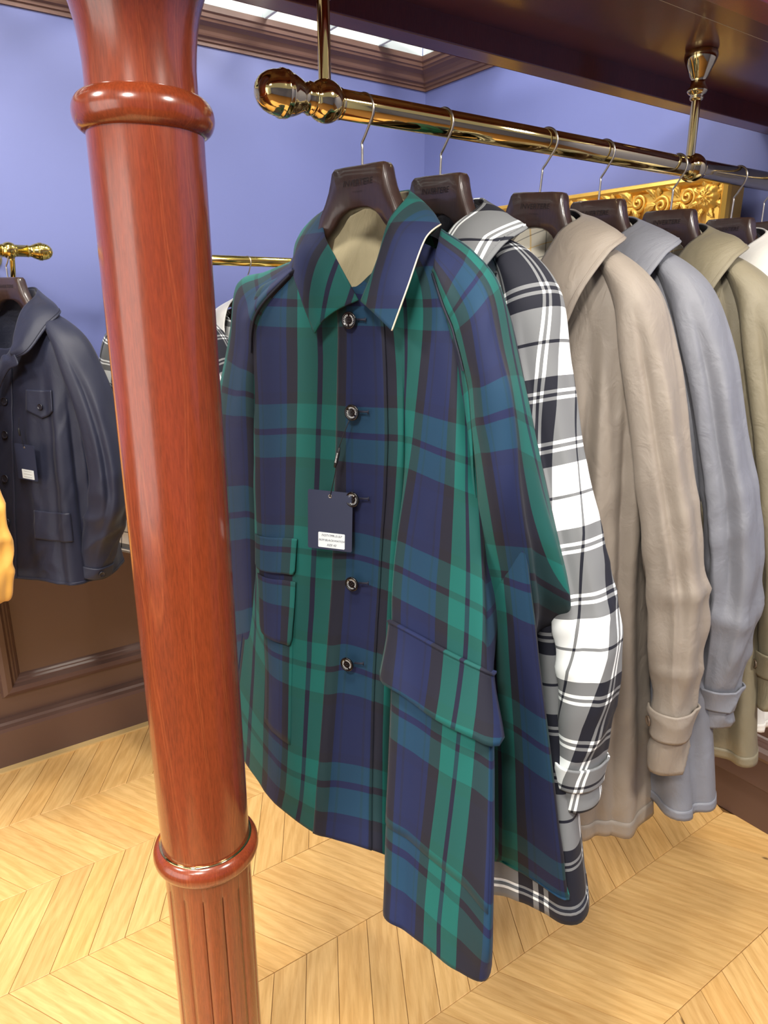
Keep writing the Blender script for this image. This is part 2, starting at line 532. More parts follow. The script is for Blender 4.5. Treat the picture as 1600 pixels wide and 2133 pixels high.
def wainscot(name, axis, a0, a1, panels, label):
    """dado panelling: axis 'x' -> runs along the left wall, 'y' -> along the right wall"""
    t = Thing(name, ((a0 + a1) / 2, WY, 0) if axis == 'x' else (WX, (a0 + a1) / 2, 0), kind='structure')
    t.o['label'] = label
    def P(a, out, z):      # out = distance from the wall into the room
        return (a, WY - out, z) if axis == 'x' else (WX - out, a, z)
    def bx(nm, a, b, o0, o1, z0, z1, bev=0.002):
        p, q = P(a, o0, z0), P(b, o1, z1)
        lo = tuple(min(p[i], q[i]) for i in range(3)); hi = tuple(max(p[i], q[i]) for i in range(3))
        return box(nm, lo, hi, M_BROWN, t, bev=bev)
    TOP = 0.96
    bx('backing_board', a0, a1, 0.001, 0.03, 0.0, TOP)
    bx('bottom_rail', a0, a1, 0.03, 0.045, 0.15, 0.27)
    bx('top_rail', a0, a1, 0.03, 0.045, 0.84, TOP)
    # cap moulding
    prof = [(0.0, TOP - 0.03), (0.055, TOP - 0.03), (0.062, TOP - 0.018), (0.075, TOP - 0.01), (0.078, TOP + 0.004), (0.07, TOP + 0.012), (0.0, TOP + 0.012)]
    V = [P(a0, o, z) for o, z in prof] + [P(a1, o, z) for o, z in prof]
    n = len(prof)
    part('cap_moulding', V, [(i, (i + 1) % n, n + (i + 1) % n, n + i) for i in range(n)], M_BROWN, t, smooth=False)
    edges = [a0] + [e for p in panels for e in p] + [a1]
    for i in range(0, len(edges), 2):
        bx('stile', edges[i], edges[i + 1], 0.03, 0.045, 0.27, 0.84)
    # bolection moulding round every panel
    mp = [(0.0, 0.03), (0.0, 0.047), (0.006, 0.062), (0.02, 0.07), (0.036, 0.066), (0.044, 0.052), (0.05, 0.05), (0.056, 0.044), (0.06, 0.042), (0.066, 0.036), (0.07, 0.03)]
    for p0, p1 in panels:
        ring = []
        for off, out in mp:
            q0, q1, z0, z1 = p0 - 0.02 + off, p1 + 0.02 - off, 0.25 + off, 0.86 - off
            ring.append([P(q0, out, z0), P(q1, out, z0), P(q1, out, z1), P(q0, out, z1)])
        V = [v for r in ring for v in r]
        part('panel_moulding', V, gridfaces(len(ring), 4, True), M_BROWN, t, smooth=False)
    return t
wainscot('trim_1', 'x', -3.2, WX - 0.001, [(-1.7, -0.9), (-0.78, 0.1), (0.19, 1.02), (1.11, 1.98)], 'brown painted dado panelling on the left wall')
wainscot('trim_2', 'y', -3.0, WY - 0.05, [(-0.55, 0.25), (0.35, 1.15), (1.25, 2.05)], 'brown painted dado panelling on the right wall')
def baseboard(name, axis, a0, a1, label):
    prof = [(0.03, 0.0), (0.098, 0.0), (0.098, 0.14), (0.094, 0.152), (0.08, 0.158), (0.074, 0.166), (0.055, 0.17), (0.03, 0.17)]
    P = (lambda a, o, z: (a, WY - o, z)) if axis == 'x' else (lambda a, o, z: (WX - o + 0.075, a, z))
    V = [P(a0, o, z) for o, z in prof] + [P(a1, o, z) for o, z in prof]
    n = len(prof)
    o = part(name, V, [(i, (i + 1) % n, n + (i + 1) % n, n + i) for i in range(n)] + [tuple(range(n)), tuple(range(n, 2 * n))[::-1]], M_BROWN, smooth=False)
    recentre(o)
    tag(o, label, None, None, 'structure')
baseboard('baseboard_left', 'x', -3.2, WX - 0.001, 'brown painted baseboard along the left wall')
baseboard('baseboard_right', 'y', -3.0, WY - 0.1, 'brown painted baseboard along the right wall')
slab('trim_3', (-3.2, WY - 0.128, 0.0), (WX - 0.02, WY - 0.0985, 0.006), M_SILL, label='pale floor edging strip along the left baseboard')

# crown moulding
def cornice(name, axis, a0, a1, mit, label):
    prof = [(0.0, 2.455), (0.008, 2.455), (0.008, 2.466), (0.016, 2.468), (0.018, 2.476), (0.03, 2.479), (0.034, 2.484), (0.038, 2.492),
            (0.048, 2.502), (0.06, 2.507), (0.07, 2.51), (0.074, 2.517), (0.08, 2.519), (0.082, 2.53), (0.09, 2.534), (0.09, 2.552), (0.0, 2.552)]
    P = (lambda a, o, z: (a, WY - o, z)) if axis == 'x' else (lambda a, o, z: (WX - o, a, z))
    V = [P(a0, o, z) for o, z in prof] + [P(a1 - o, o, z) for o, z in prof]
    n = len(prof)
    o = part(name, V, [(i, (i + 1) % n, n + (i + 1) % n, n + i) for i in range(n)], M_CORN, smooth=False)
    recentre(o)
    tag(o, label, None, None, 'structure')
cornice('trim_4', 'x', -3.2, WX, 1, 'brown stepped crown moulding on the left wall')
cornice('trim_5', 'y', -3.0, WY, 1, 'brown stepped crown moulding on the right wall')

# open lattice ceiling
ce = Thing('ceiling', (0.5, 1.2, 2.6), kind='structure')
ce.o['label'] = 'white open lattice ceiling with the dark hall above'
box('edge_slat', (-3.2, WY - 0.079, 2.54), (WX - 0.08, WY - 0.066, 2.60), M_WHITE, ce)
box('edge_slat', (WX - 0.079, -1.0, 2.54), (WX - 0.066, WY - 0.08, 2.60), M_WHITE, ce)
x = WX - 0.30
while x > -0.4:
    box('cross_slat', (x - 0.006, 1.6, 2.55), (x + 0.006, WY - 0.08, 2.60), M_WHITE, ce)
    x -= 0.24
for yy in (2.1, 1.6):
    box('long_slat', (-0.5, yy - 0.006, 2.602), (WX - 0.08, yy + 0.006, 2.64), M_WHITE, ce)
M_HALL = Mat('dark_hall', (30, 32, 36), 0.8).m
box('hall_roof', (-3.2, 1.3, 3.6), (3.2, 4.2, 3.62), M_HALL, ce, bev=0)
for i in range(4):
    V, F = tubegeo([(-0.5 + i * 0.9, 1.5, 3.2), (-0.2 + i * 0.9, 3.6, 3.35)], 0.02, 8)
    part('roof_truss', V, F, M_WHITE, ce)

# ------------------------------------------------------------------ mahogany column
YR, ZR = 0.957, 1.87
XC = 0.3145
colm = Thing('mahogany_column', (XC, YR, 0), 'polished mahogany column with turned rings in the foreground', 'column')
RC = 0.0695
V, F = lathegeo([(RC, 0.765), (RC, 0.9), (RC, 1.2), (RC, 1.5), (RC, 1.802)], (XC, YR, 0), seg=72)
part('shaft', V, F, M_MAHO, colm)
def torus_prof(rc, r, zc, h, n=14):
    return [(rc + r * math.cos(a), zc + h * math.sin(a)) for a in np.linspace(-math.pi / 2, math.pi / 2, n)]
V, F = lathegeo([(RC - 0.002, 1.792)] + torus_prof(RC - 0.003, 0.017, 1.817, 0.0215) + [(RC - 0.004, 1.84)], (XC, YR, 0), seg=72)
part('upper_ring', V, F, M_MAHO, colm)
cap = [(0.066, 1.836), (0.0655, 1.85), (0.0655, 1.87), (0.067, 1.89), (0.0695, 1.91), (0.074, 1.93), (0.081, 1.95), (0.0905, 1.97), (0.102, 1.988), (0.108, 2.0), (0.108, 2.012), (0.1, 2.016), (0.1, 2.036), (0.0, 2.036)]
V, F = lathegeo(cap, (XC, YR, 0), seg=72)
part('flared_capital', V, F, M_MAHO, colm)
V, F = lathegeo([(RC - 0.004, 0.722)] + torus_prof(RC - 0.002, 0.0165, 0.748, 0.0195) + [(RC - 0.001, 0.768)], (XC, YR, 0), seg=72)
part('lower_ring', V, F, M_MAHO_D if False else M_MAHO, colm)
V, F = lathegeo([(RC - 0.001, 0.7672), (RC + 0.0035, 0.7685), (RC + 0.004, 0.7665)], (XC, YR, 0), seg=72)
part('highlight_bead', V, F, M_BRASS, colm)  # thin brass ring put in place of the highlight along the gap
# fluted lower shaft: narrow reeds cut into the round
NF = 14
def fluted(z0, z1):
    V = []
    zs = [z0, z0 + 0.05, 0.3, 0.55, z1 - 0.045, z1 - 0.035, z1 - 0.03, z1]
    per = 10
    for z in zs:
        cut = 1.0 if z0 + 0.02 < z < z1 - 0.032 else 0.0
        for i in range(NF):
            for j in range(per):
                a = 2 * math.pi * (i + j / per) / NF + 0.16
                dep = {0: 0.0034, 1: 0.0034}.get(j, 0.0)
                jj = {1: 0.32, 2: 0.5, 9: 9.85}.get(j, j)
                a = 2 * math.pi * (i + jj / per) / NF + 0.16
                rr = RC - 0.0005 - dep * cut
                V.append((XC + rr * math.cos(a), YR + rr * math.sin(a), z))
    return V, gridfaces(len(zs), NF * per, True)
V, F = fluted(0.12, 0.73)
part('fluted_shaft', V, F, M_MAHO, colm)
V, F = lathegeo([(0.0, 0.0), (0.11, 0.0), (0.11, 0.06), (0.105, 0.066), (0.098, 0.07), (0.1, 0.085), (0.093, 0.1), (0.08, 0.108), (0.07, 0.125)], (XC, YR, 0), seg=64)
part('base', V, F, M_MAHO, colm)

# ------------------------------------------------------------------ mahogany canopy beam
beam = Thing('canopy_beam', (1.0, YR, 2.03), 'dark polished mahogany beam overhead carrying the brass clothes rail', 'beam')
X0b, X1b = 0.12, WX - 0.002
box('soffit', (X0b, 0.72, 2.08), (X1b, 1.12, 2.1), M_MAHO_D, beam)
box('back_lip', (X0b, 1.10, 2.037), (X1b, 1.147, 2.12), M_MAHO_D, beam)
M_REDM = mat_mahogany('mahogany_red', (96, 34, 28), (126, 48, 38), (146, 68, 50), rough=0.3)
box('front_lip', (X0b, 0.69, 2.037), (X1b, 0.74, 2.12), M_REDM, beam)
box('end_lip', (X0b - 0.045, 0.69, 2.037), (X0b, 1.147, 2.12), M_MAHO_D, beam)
prof = [(0.69, 2.037), (0.676, 2.05), (0.664, 2.054), (0.66, 2.07), (0.64, 2.085), (0.632, 2.1), (0.632, 2.16), (0.69, 2.16)]
for nm, sg in (('front_fascia', 1), ('back_fascia', -1)):
    pr = prof if sg > 0 else [(2 * 0.9185 - y, z) for y, z in prof]
    V = [(X0b - 0.05, y, z) for y, z in pr] + [(X1b, y, z) for y, z in pr]
    n = len(pr)
    part(nm, V, [(i, (i + 1) % n, n + (i + 1) % n, n + i) for i in range(n)] + [tuple(range(n)), tuple(range(n, 2 * n))], M_REDM, beam, smooth=False)
box('panel_joint', (X0b, 0.8535, 2.0796), (X1b, 0.8545, 2.0802), M_CREAM, beam, bev=0)
box('top_board', (X0b - 0.06, 0.62, 2.16), (X1b, 1.217, 2.19), M_REDM, beam)

# ------------------------------------------------------------------ brass rails
def rail(name, label, x0, x1, y, z, r, balls, mat, finial=-1):
    t = Thing(name, ((x0 + x1) / 2, y, z), label, 'clothes rail')
    V, F = tubegeo([(x0, y, z), ((x0 + x1) / 2, y, z), (x1, y, z)], r, 40)
    part('tube', V, F, mat, t)
    k = r / 0.0195
    s = finial
    xe = x0 if s < 0 else x1
    pr = [(r * 1.0, 0.0), (r * 1.08, -0.0005), (r * 1.08, -0.001), (r * 0.98, -0.002), (r * 0.98, -0.012 * k), (r * 1.12, -0.016 * k), (r * 1.2, -0.02 * k), (r * 1.36, -0.028 * k), (r * 1.42, -0.033 * k), (r * 1.5, -0.035 * k), (r * 1.53, -0.0375 * k), (r * 1.5, -0.04 * k),
          (r * 1.55, -0.042 * k), (r * 1.55, -0.045 * k), (r * 1.46, -0.047 * k), (r * 1.44, -0.05 * k), (r * 1.36, -0.058 * k), (r * 1.2, -0.066 * k), (r * 0.95, -0.073 * k), (r * 0.6, -0.078 * k), (r * 0.25, -0.0805 * k), (0.0003, -0.081 * k)]
    if s > 0: pr = [(a, -b) for a, b in pr]
    V, F = lathegeo(pr, (xe, y, z), 'x', 48)
    part('finial', V, F, mat, t)
    for bx_ in balls:
        rb = r * 1.42
        pr = [(r * 1.0, -rb * 0.86), (r * 1.06, -rb * 0.82)] + [(rb * math.sin(a), -rb * math.cos(a)) for a in np.linspace(0.75, math.pi - 0.75, 20)] + [(r * 1.06, rb * 0.82), (r * 1.0, rb * 0.86)]
        V, F = lathegeo(pr, (bx_, y, z), 'x', 48)
        part('ball_joint', V, F, mat, t)
    return t
mr = rail('brass_clothes_rail', 'thick polished brass rail hanging under the mahogany beam', 0.545, 1.96, YR, ZR, 0.0195, (0.57, 1.452), M_BRASS)
for bx_ in (0.57, 1.44):
    pr = [(0.0088, ZR + 0.02), (0.0088, 1.99), (0.0088, 1.996)]
    V, F = lathegeo(pr, (bx_, YR, 0), seg=28)
    part('hanging_rod', V, F, M_BRASS, mr)
    pr = [(0.0088, 1.992), (0.012, 1.994), (0.0135, 1.998), (0.012, 2.002), (0.0165, 2.005), (0.0195, 2.009), (0.0195, 2.013), (0.016, 2.016), (0.0145, 2.02), (0.0135, 2.026), (0.0145, 2.031), (0.0165, 2.034),
          (0.0205, 2.043), (0.026, 2.054), (0.0302, 2.064), (0.0318, 2.07), (0.0312, 2.076), (0.029, 2.0796)]
    V, F = lathegeo(pr, (bx_, YR, 0), seg=40)
    part('cup_fixing', V, F, M_BRASS, mr)
YW, ZW = 2.25, 1.737
def wall_arm(t, x):
    V, F = tubegeo([(x, YW, ZW - 0.0), (x, WY - 0.012, ZW)], 0.009, 16)
    part('wall_arm', V, F, M_BRASS2, t)
    V, F = lathegeo([(0.009, -0.02), (0.02, -0.014), (0.03, -0.01), (0.034, 0.0)], (x, WY, ZW), 'y', 28)
    part('wall_plate', V, F, M_BRASS2, t)
    c = crspline([(x, YW + 0.0, ZW - 0.015), (x, YW + 0.04, ZW - 0.075), (x, YW + 0.16, ZW - 0.12), (x, YW + 0.3, ZW - 0.1), (x, WY - 0.01, ZW - 0.06)], 6)
    V, F = tubegeo(c, 0.007, 12)
    part('scroll_brace', V, F, M_BRASS2, t)
w1 = rail('wall_brass_rail', 'bright brass wall rail with ball finial over the navy jacket', -0.75, 0.385, YW, ZW, 0.0155, (0.34,), M_BRASS2, finial=1)
wall_arm(w1, 0.345); wall_arm(w1, -0.5)
V, F = lathegeo([(0.0155, -0.03), (0.02, -0.026), (0.022, -0.02), (0.0185, -0.014), (0.0185, 0.0), (0.0155, 0.004)], (0.31, YW, ZW), 'x', 32)
w2 = rail('wall_brass_rail', 'plain brass wall rail behind the mahogany column', 0.70, 1.75, YW, ZW - 0.006, 0.0155, (0.76,), M_BRASS2, finial=-1)
wall_arm(w2, 0.76); wall_arm(w2, 1.5)

# ------------------------------------------------------------------ gilt mirror
XM0, XM1, YM0, YM1, ZM = 1.955, 2.035, 1.175, 2.16, 1.945
mir = Thing('gilt_mirror', ((XM0 + XM1) / 2, (YM0 + YM1) / 2, 0), 'tall mirror in a carved gilt frame standing against the right wall', 'mirror')
FW = 0.125
def mirror_profile_side(nm, p, q, inward):
    """a mitred frame side from corner p to q (y,z) with carving slope; inward = unit vector into the opening"""
    pr = [(0.0, XM1), (0.0, XM0 + 0.02), (0.004, XM0 + 0.008), (0.014, XM0 + 0.002), (0.022, XM0 + 0.008), (0.03, XM0 + 0.02), (0.06, XM0 + 0.012), (0.085, XM0 + 0.024), (0.098, XM0 + 0.034), (0.108, XM0 + 0.03), (0.116, XM0 + 0.036), (FW, XM0 + 0.05), (FW, XM1)]
    p = np.array(p); q = np.array(q); t = (q - p) / np.linalg.norm(q - p); iw = np.array(inward)
    V = []
    for off, x in pr:
        a = p + iw * off + t * off; b = q + iw * off - t * off
        V.append((x, a[0], a[1])); V.append((x, b[0], b[1]))
    F = [(2 * i, 2 * i + 1, 2 * i + 3, 2 * i + 2) for i in range(len(pr) - 1)]
    return part(nm, V, F, M_GOLD_S, mir, smooth=False)
mirror_profile_side('frame_top', (YM0, ZM), (YM1, ZM), (0, -1))
mirror_profile_side('frame_bottom', (YM0, 0.0), (YM1, 0.0), (0, 1))
mirror_profile_side('frame_side', (YM0, 0.0), (YM0, ZM), (1, 0))
mirror_profile_side('frame_side', (YM1, 0.0), (YM1, ZM), (-1, 0))
V, F = boxgeo((XM0 + 0.052, YM0 + 0.1, 0.1), (XM0 + 0.056, YM1 - 0.1, ZM - 0.1))
part('mirror_glass', V, F, M_GLASS, mir, smooth=False)
# carved scrolls and leaves (shared meshes), standing proud of the frame face
def scroll_mesh():
    t = np.linspace(0, 3.6 * math.pi, 54)
    r = 0.004 + 0.026 * (t / t[-1])
    P = np.stack([np.zeros_like(t) - 0.007 * (1 - t / t[-1]), r * np.cos(t), r * np.sin(t)], 1)
    tail = np.array([[0.003, 0.03 + 0.012 * i, -0.006 * i + 0.01 * math.sin(i)] for i in range(1, 4)])
    P = np.vstack([P, P[-1] + tail - np.array([0, 0.03, 0])])
    rad = np.concatenate([np.linspace(0.0075, 0.006, len(t)), [0.0055, 0.004, 0.0015]])
    V, F = tubegeo(P, rad, 8)
    return make_mesh('scroll', V, F, mats=(M_GOLD,))
def leaf_mesh():
    nu, nv = 14, 9
    V = []
    for i in range(nu):
        u = i / (nu - 1)
        w = 0.017 * math.sin(math.pi * min(1, u * 0.92 + 0.06)) * (1 + 0.22 * math.sin(u * 24))
        for j in range(nv):
            v = j / (nv - 1) * 2 - 1
            curl = 0.018 * math.sin(u * 2.6)
            V.append((-0.010 * (1 - v * v) * math.sin(math.pi * u) - 0.012 * u * u + 0.004 - 0.002 * math.cos(v * 9), u * 0.062 - 0.03 + v * 0.004, curl - 0.006 + w * v))
    return make_mesh('leaf', V, gridfaces(nu, nv), mats=(M_GOLD,))
def rosette_mesh():
    geos = []
    nr, na = 10, 40
    V = []
    for i in range(nr):
        rr = 0.036 * i / (nr - 1)
        for j in range(na):
            a = 2 * math.pi * j / na
            pet = 0.5 + 0.5 * math.cos(a * 8)
            x = -0.016 * math.cos(i / (nr - 1) * 1.5) - 0.006 * pet * math.sin(math.pi * i / (nr - 1)) + (0.006 if 3 < i < 5 else 0)
            k = 1 + 0.10 * pet * (i / (nr - 1))
            V.append((x, rr * k * math.cos(a), rr * k * math.sin(a)))
    return make_mesh('rosette', V, gridfaces(nr, na, True), mats=(M_GOLD,))
SCM, LFM, RSM = scroll_mesh(), leaf_mesh(), rosette_mesh()
def orn(me, nm, y, z, rot, sc=1.0, flip=1):
    o = bpy.data.objects.new(nm, me); link(o); o.parent = mir.o
    o.location = (XM0 + 0.014 - mir.loc[0], y - mir.loc[1], z)
    o.rotation_euler = (rot, 0, 0); o.scale = (sc * 1.1, sc * flip, sc)
zt = ZM - 0.062
y = YM0 + 0.125
i = 0
while y < YM1 - 0.06:
    f = 1 if i % 2 == 0 else -1
    orn(SCM, 'scroll', y, zt + 0.008 * f, 0.4 * f + (0 if f > 0 else math.pi), 0.86, f)
    orn(LFM, 'leaf', y + 0.045, zt + 0.022 * f, 0.5 * f, 0.95, f)
    orn(LFM, 'leaf', y + 0.04, zt - 0.026 * f, -0.6 * f, 0.8, -f)
    orn(LFM, 'leaf', y + 0.012, zt - 0.03 * f, 1.1 * f, 0.7, f)
    y += 0.082; i += 1
orn(RSM, 'rosette', YM0 + 0.064, zt, 0, 0.95)
for a in range(8):
    b = a * math.pi / 4 + 0.3
    orn(LFM, 'leaf', YM0 + 0.064 + 0.038 * math.cos(b), zt + 0.038 * math.sin(b), b, 0.62)
zz_ = ZM - 0.17
i = 0
while zz_ > 0.1:
    for ys in (YM0 + 0.062, YM1 - 0.062):
        f = 1 if i % 2 == 0 else -1
        orn(SCM, 'scroll', ys + 0.008 * f, zz_, 1.6 + 0.4 * f, 0.86, f)
        orn(LFM, 'leaf', ys - 0.02 * f, zz_ - 0.045, 1.6 - 0.5 * f, 0.9, f)
    zz_ -= 0.09; i += 1

# ------------------------------------------------------------------ cloth surfaces
def _crw(t):
    t2, t3 = t * t, t * t * t
    return np.stack([0.5 * (-t3 + 2 * t2 - t), 0.5 * (3 * t3 - 5 * t2 + 2), 0.5 * (-3 * t3 + 4 * t2 + t), 0.5 * (t3 - t2)], -1)

class Patch:
    """smooth surface through a grid of control points (rows x cols), with cloth UV and fold displacement"""
    def __init__(self, ctrl, uv, closed=False, disp=None):
        self.P = np.asarray(ctrl, float)
        self.UV = np.asarray(uv, float)
        self.closed = closed
        self.disp = disp
        self.nr, self.nc = self.P.shape[:2]
    def _pad(self, A):
        A = np.concatenate([2 * A[:1] - A[1:2], A, 2 * A[-1:] - A[-2:-1]], 0)
        if self.closed:   # last column repeats the first
            A = np.concatenate([A[:, -2:-1], A, A[:, 1:2]], 1)
        else:
            A = np.concatenate([2 * A[:, :1] - A[:, 1:2], A, 2 * A[:, -1:] - A[:, -2:-1]], 1)
        return A
    def _ev(self, A, r, c):
        ri = np.clip(np.floor(r).astype(int), 0, self.nr - 2); ci = np.clip(np.floor(c).astype(int), 0, self.nc - 2)
        wr, wc = _crw(r - ri), _crw(c - ci)
        out = 0
        for i in range(4):
            for j in range(4):
                out = out + (wr[..., i] * wc[..., j])[..., None] * A[ri + i, ci + j]
        return out
    def uv(self, r, c):
        # UV interpolated linearly so stripes keep their width
        U = self.UV
        ri = np.clip(np.floor(r).astype(int), 0, self.nr - 2); ci = np.clip(np.floor(c).astype(int), 0, self.nc - 2)
        fr, fc = (r - ri)[..., None], (c - ci)[..., None]
        return (U[ri, ci] * (1 - fr) + U[ri + 1, ci] * fr) * (1 - fc) + (U[ri, ci + 1] * (1 - fr) + U[ri + 1, ci + 1] * fr) * fc
    def at(self, r, c, off=0.0):
        r = np.asarray(r, float); c = np.asarray(c, float)
        A = self._pad(self.P)
        e = 0.03
        p = self._ev(A, r, c)
        dr = self._ev(A, np.minimum(r + e, self.nr - 1), c) - self._ev(A, np.maximum(r - e, 0), c)
        dc = self._ev(A, r, np.minimum(c + e, self.nc - 1)) - self._ev(A, r, np.maximum(c - e, 0))
        n = np.cross(dr, dc)
        n /= np.linalg.norm(n, axis=-1)[..., None] + 1e-9
        h = off + (self.disp(r, c, self.uv(r, c)) if self.disp else 0.0)
        return p + n * (h[..., None] if np.ndim(h) else h), n
    def grid(self, r0=0, r1=None, c0=0, c1=None, kr=10, kc=8, off=0.0, warp=None):
        r1 = self.nr - 1 if r1 is None else r1; c1 = self.nc - 1 if c1 is None else c1
        nr = max(3, int(round((r1 - r0) * kr)) + 1); nc = max(3, int(round((c1 - c0) * kc)) + 1)
        rr, cc = np.meshgrid(np.linspace(r0, r1, nr), np.linspace(c0, c1, nc), indexing='ij')
        if warp: rr, cc = warp(rr, cc)
        p, n = self.at(rr, cc, off)
        return p.reshape(-1, 3), [f[::-1] for f in gridfaces(nr, nc)], self.uv(rr, cc).reshape(-1, 2)

class Frame:
    """a hanging garment's own axes: s across (towards the camera side), d to its front, z up"""
    def __init__(self, X, Y, yaw, dz=0.0):
        a = R_(yaw)
        self.O = np.array([X, Y, 0.0]); self.dz = dz
        self.N = np.array([-math.cos(a), -math.sin(a), 0.0])
        self.S = np.array([math.sin(a), -math.cos(a), 0.0])
    def w(self, s, d, z):
        return self.O + np.multiply.outer(s, self.S) + np.multiply.outer(d, self.N) + np.multiply.outer(np.asarray(z) + self.dz, UPV)
    def pt(self, p):
        return self.O + p[0] * self.S + p[1] * self.N + (p[2] + self.dz) * UPV
    def loc(self, p):
        v = np.asarray(p) - self.O
        return np.array([v @ self.S, v @ self.N, v[2] - self.dz])
    def px(self, x, y, d):
        """point seen at photo position (x, y), on this garment's plane at depth d -> local s, d, z"""
        ray = FWD + RIGHT * (x - CX) / FPX - CUP * (y - CY) / FPX
        t = (self.N @ self.O + d - self.N @ CAM) / (self.N @ ray)
        p = CAM + t * ray - self.O
        return np.array([p @ self.S, p @ self.N, p[2] - self.dz])

# ------------------------------------------------------------------ lettering
def text_geo(txt, size, shear=0.0, align='CENTER'):
    cu = bpy.data.curves.new('t', 'FONT')
    cu.body = txt; cu.size = size; cu.shear = shear; cu.align_x = align; cu.align_y = 'CENTER'; cu.resolution_u = 2
    ob = bpy.data.objects.new('t', cu); link(ob)
    dg = bpy.context.evaluated_depsgraph_get()
    me = bpy.data.meshes.new_from_object(ob.evaluated_get(dg))
    V = [tuple(v.co) for v in me.vertices]; F = [tuple(p.vertices) for p in me.polygons]
    bpy.data.objects.remove(ob); bpy.data.meshes.remove(me); bpy.data.curves.remove(cu)
    return V, F

TXT_HANGER = text_geo('INVERTERE', 0.0125, 0.12)
def scribble(w, h, n, th):
    # an illegible line of tiny strokes
    V, F = [], []
    for i in range(n):
        x0 = -w / 2 + w * i / n; x1 = x0 + w / n * 0.7
        dy = h * 0.3 * math.sin(i * 2.3)
        b = len(V)
        V += [(x0, dy - th, 0), (x1, -dy - th, 0), (x1, -dy + th, 0), (x0, dy + th, 0)]
        F.append((b, b + 1, b + 2, b + 3))
    return V, F
TXT_SMALL = scribble(0.02, 0.003, 7, 0.0004)
def ring_text(txt, rad, size):
    geos = []
    n = len(txt)
    for half in (0, 1):
        for i, ch in enumerate(txt):
            V, F = text_geo(ch, size)
            a = math.pi / 2 - (i - (n - 1) / 2) * (math.pi * 0.9 / n) + half * math.pi
            b = a - math.pi / 2
            V = [(rad * math.cos(a) + x * math.cos(b) - y * math.sin(b), rad * math.sin(a) + x * math.sin(b) + y * math.cos(b), 0) for x, y, z in V]
            geos.append((V, F))
    return merge(*geos)
TXT_RING = ring_text('INVERTERE', 0.0072, 0.0036)

# ------------------------------------------------------------------ hangers
def hanger_geo(thick_top=0.030, half=0.195):
    up = [(0.0, 0.0), (0.03, 0.0), (0.0505, -0.001), (0.0535, -0.004), (0.0565, -0.016), (0.061, -0.030), (0.068, -0.045), (0.079, -0.063), (0.088, -0.09), (0.104, -0.118), (0.135, -0.145), (0.17, -0.166), (half, -0.182)]
    lo = [(0.0, -0.0585), (0.02, -0.0605), (0.034, -0.066), (0.044, -0.074), (0.052, -0.083), (0.062, -0.092), (0.074, -0.1), (0.079, -0.114), (0.088, -0.13), (0.104, -0.146), (0.135, -0.168), (0.17, -0.188), (half - 0.002, -0.2)]
    n = len(up)
    cols = [(-up[i][0], up[i][1], -lo[i][0], lo[i][1]) for i in range(n - 1, 0, -1)] + [(up[i][0], up[i][1], lo[i][0], lo[i][1]) for i in range(n)]
    ring = []
    for su, zu, sl, zl in cols:
        k = abs(su) / half
        th = thick_top / 2 * (0.55 + 0.75 * k)
        fwd = 0.008 * k * k          # shoulders sweep forward
        e = 0.0035
        m = 0.75
        ring.append([(su, fwd - th + e, zu), (su, fwd + th - e, zu), (su, fwd + th, zu - e), ((su + sl) / 2, fwd + th, (zu + zl) / 2), (sl, fwd + th, zl + e), (sl, fwd + th - e, zl), (sl, fwd - th + e, zl), (sl, fwd - th, zl + e), ((su + sl) / 2, fwd - th, (zu + zl) / 2), (su, fwd - th, zu - e)])
    V = [v for r in ring for v in r]
    F = gridfaces(len(ring), 10, True)
    F.append(tuple(range(10))); F.append(tuple(range(len(V) - 10, len(V)))[::-1])
    return V, F
HG_V, HG_F = hanger_geo()

def hanger(fr, ztop, zrail, rrail, label, roll=0.0, text=True, group=None, s0=0.0):
    t = Thing('wooden_hanger', fr.pt((s0, 0, ztop - 0.16 - fr.dz)), label, 'hanger', group)
    c, sn = math.cos(R_(roll)), math.sin(R_(roll))
    def W(s, d, z):
        s2 = s * c + z * sn; z2 = z * c - s * sn
        return fr.pt((s0 + s2, d, ztop + z2 - fr.dz))
    part('wooden_body', [W(*v) for v in HG_V], HG_F, M_HANG, t)
    # hook: rises, kinks and wraps over the rail
    zc = zrail - ztop
    ro = rrail + 0.0035
    pts = [(0, 0, -0.005), (0, 0, 0.012), (0, 0, zc - ro - 0.028)]
    pts += [(-0.0005, 0, zc - ro - 0.022), (0.006, 0, zc - ro - 0.013)]
    for a in np.linspace(-40, 205, 16):
        pts.append((ro * math.cos(R_(a)) * 1.0, 0, zc + ro * math.sin(R_(a)) - 0.0035))
    P = crspline([W(*p) if i < 2 else W(p[0], p[1], p[2]) for i, p in enumerate(pts)], 4)
    V, F = tubegeo(P, 0.0019, 10)
    part('hook', V, F, M_STEEL, t)
    if text:
        geos = []
        for (tv, tf), zz in ((TXT_HANGER, -0.024), (TXT_SMALL, -0.036)):
            geos.append(([W(x, 0.0172 * 0.5 + 0.0005, zz + y) for x, y, z in tv], tf))
        V, F = merge(*geos)
        # sit just proud of the face
        part('lettering', [np.array(v) + fr.N * 0.0017 for v in V], F, M_HTEXT, t, smooth=False)
    return t

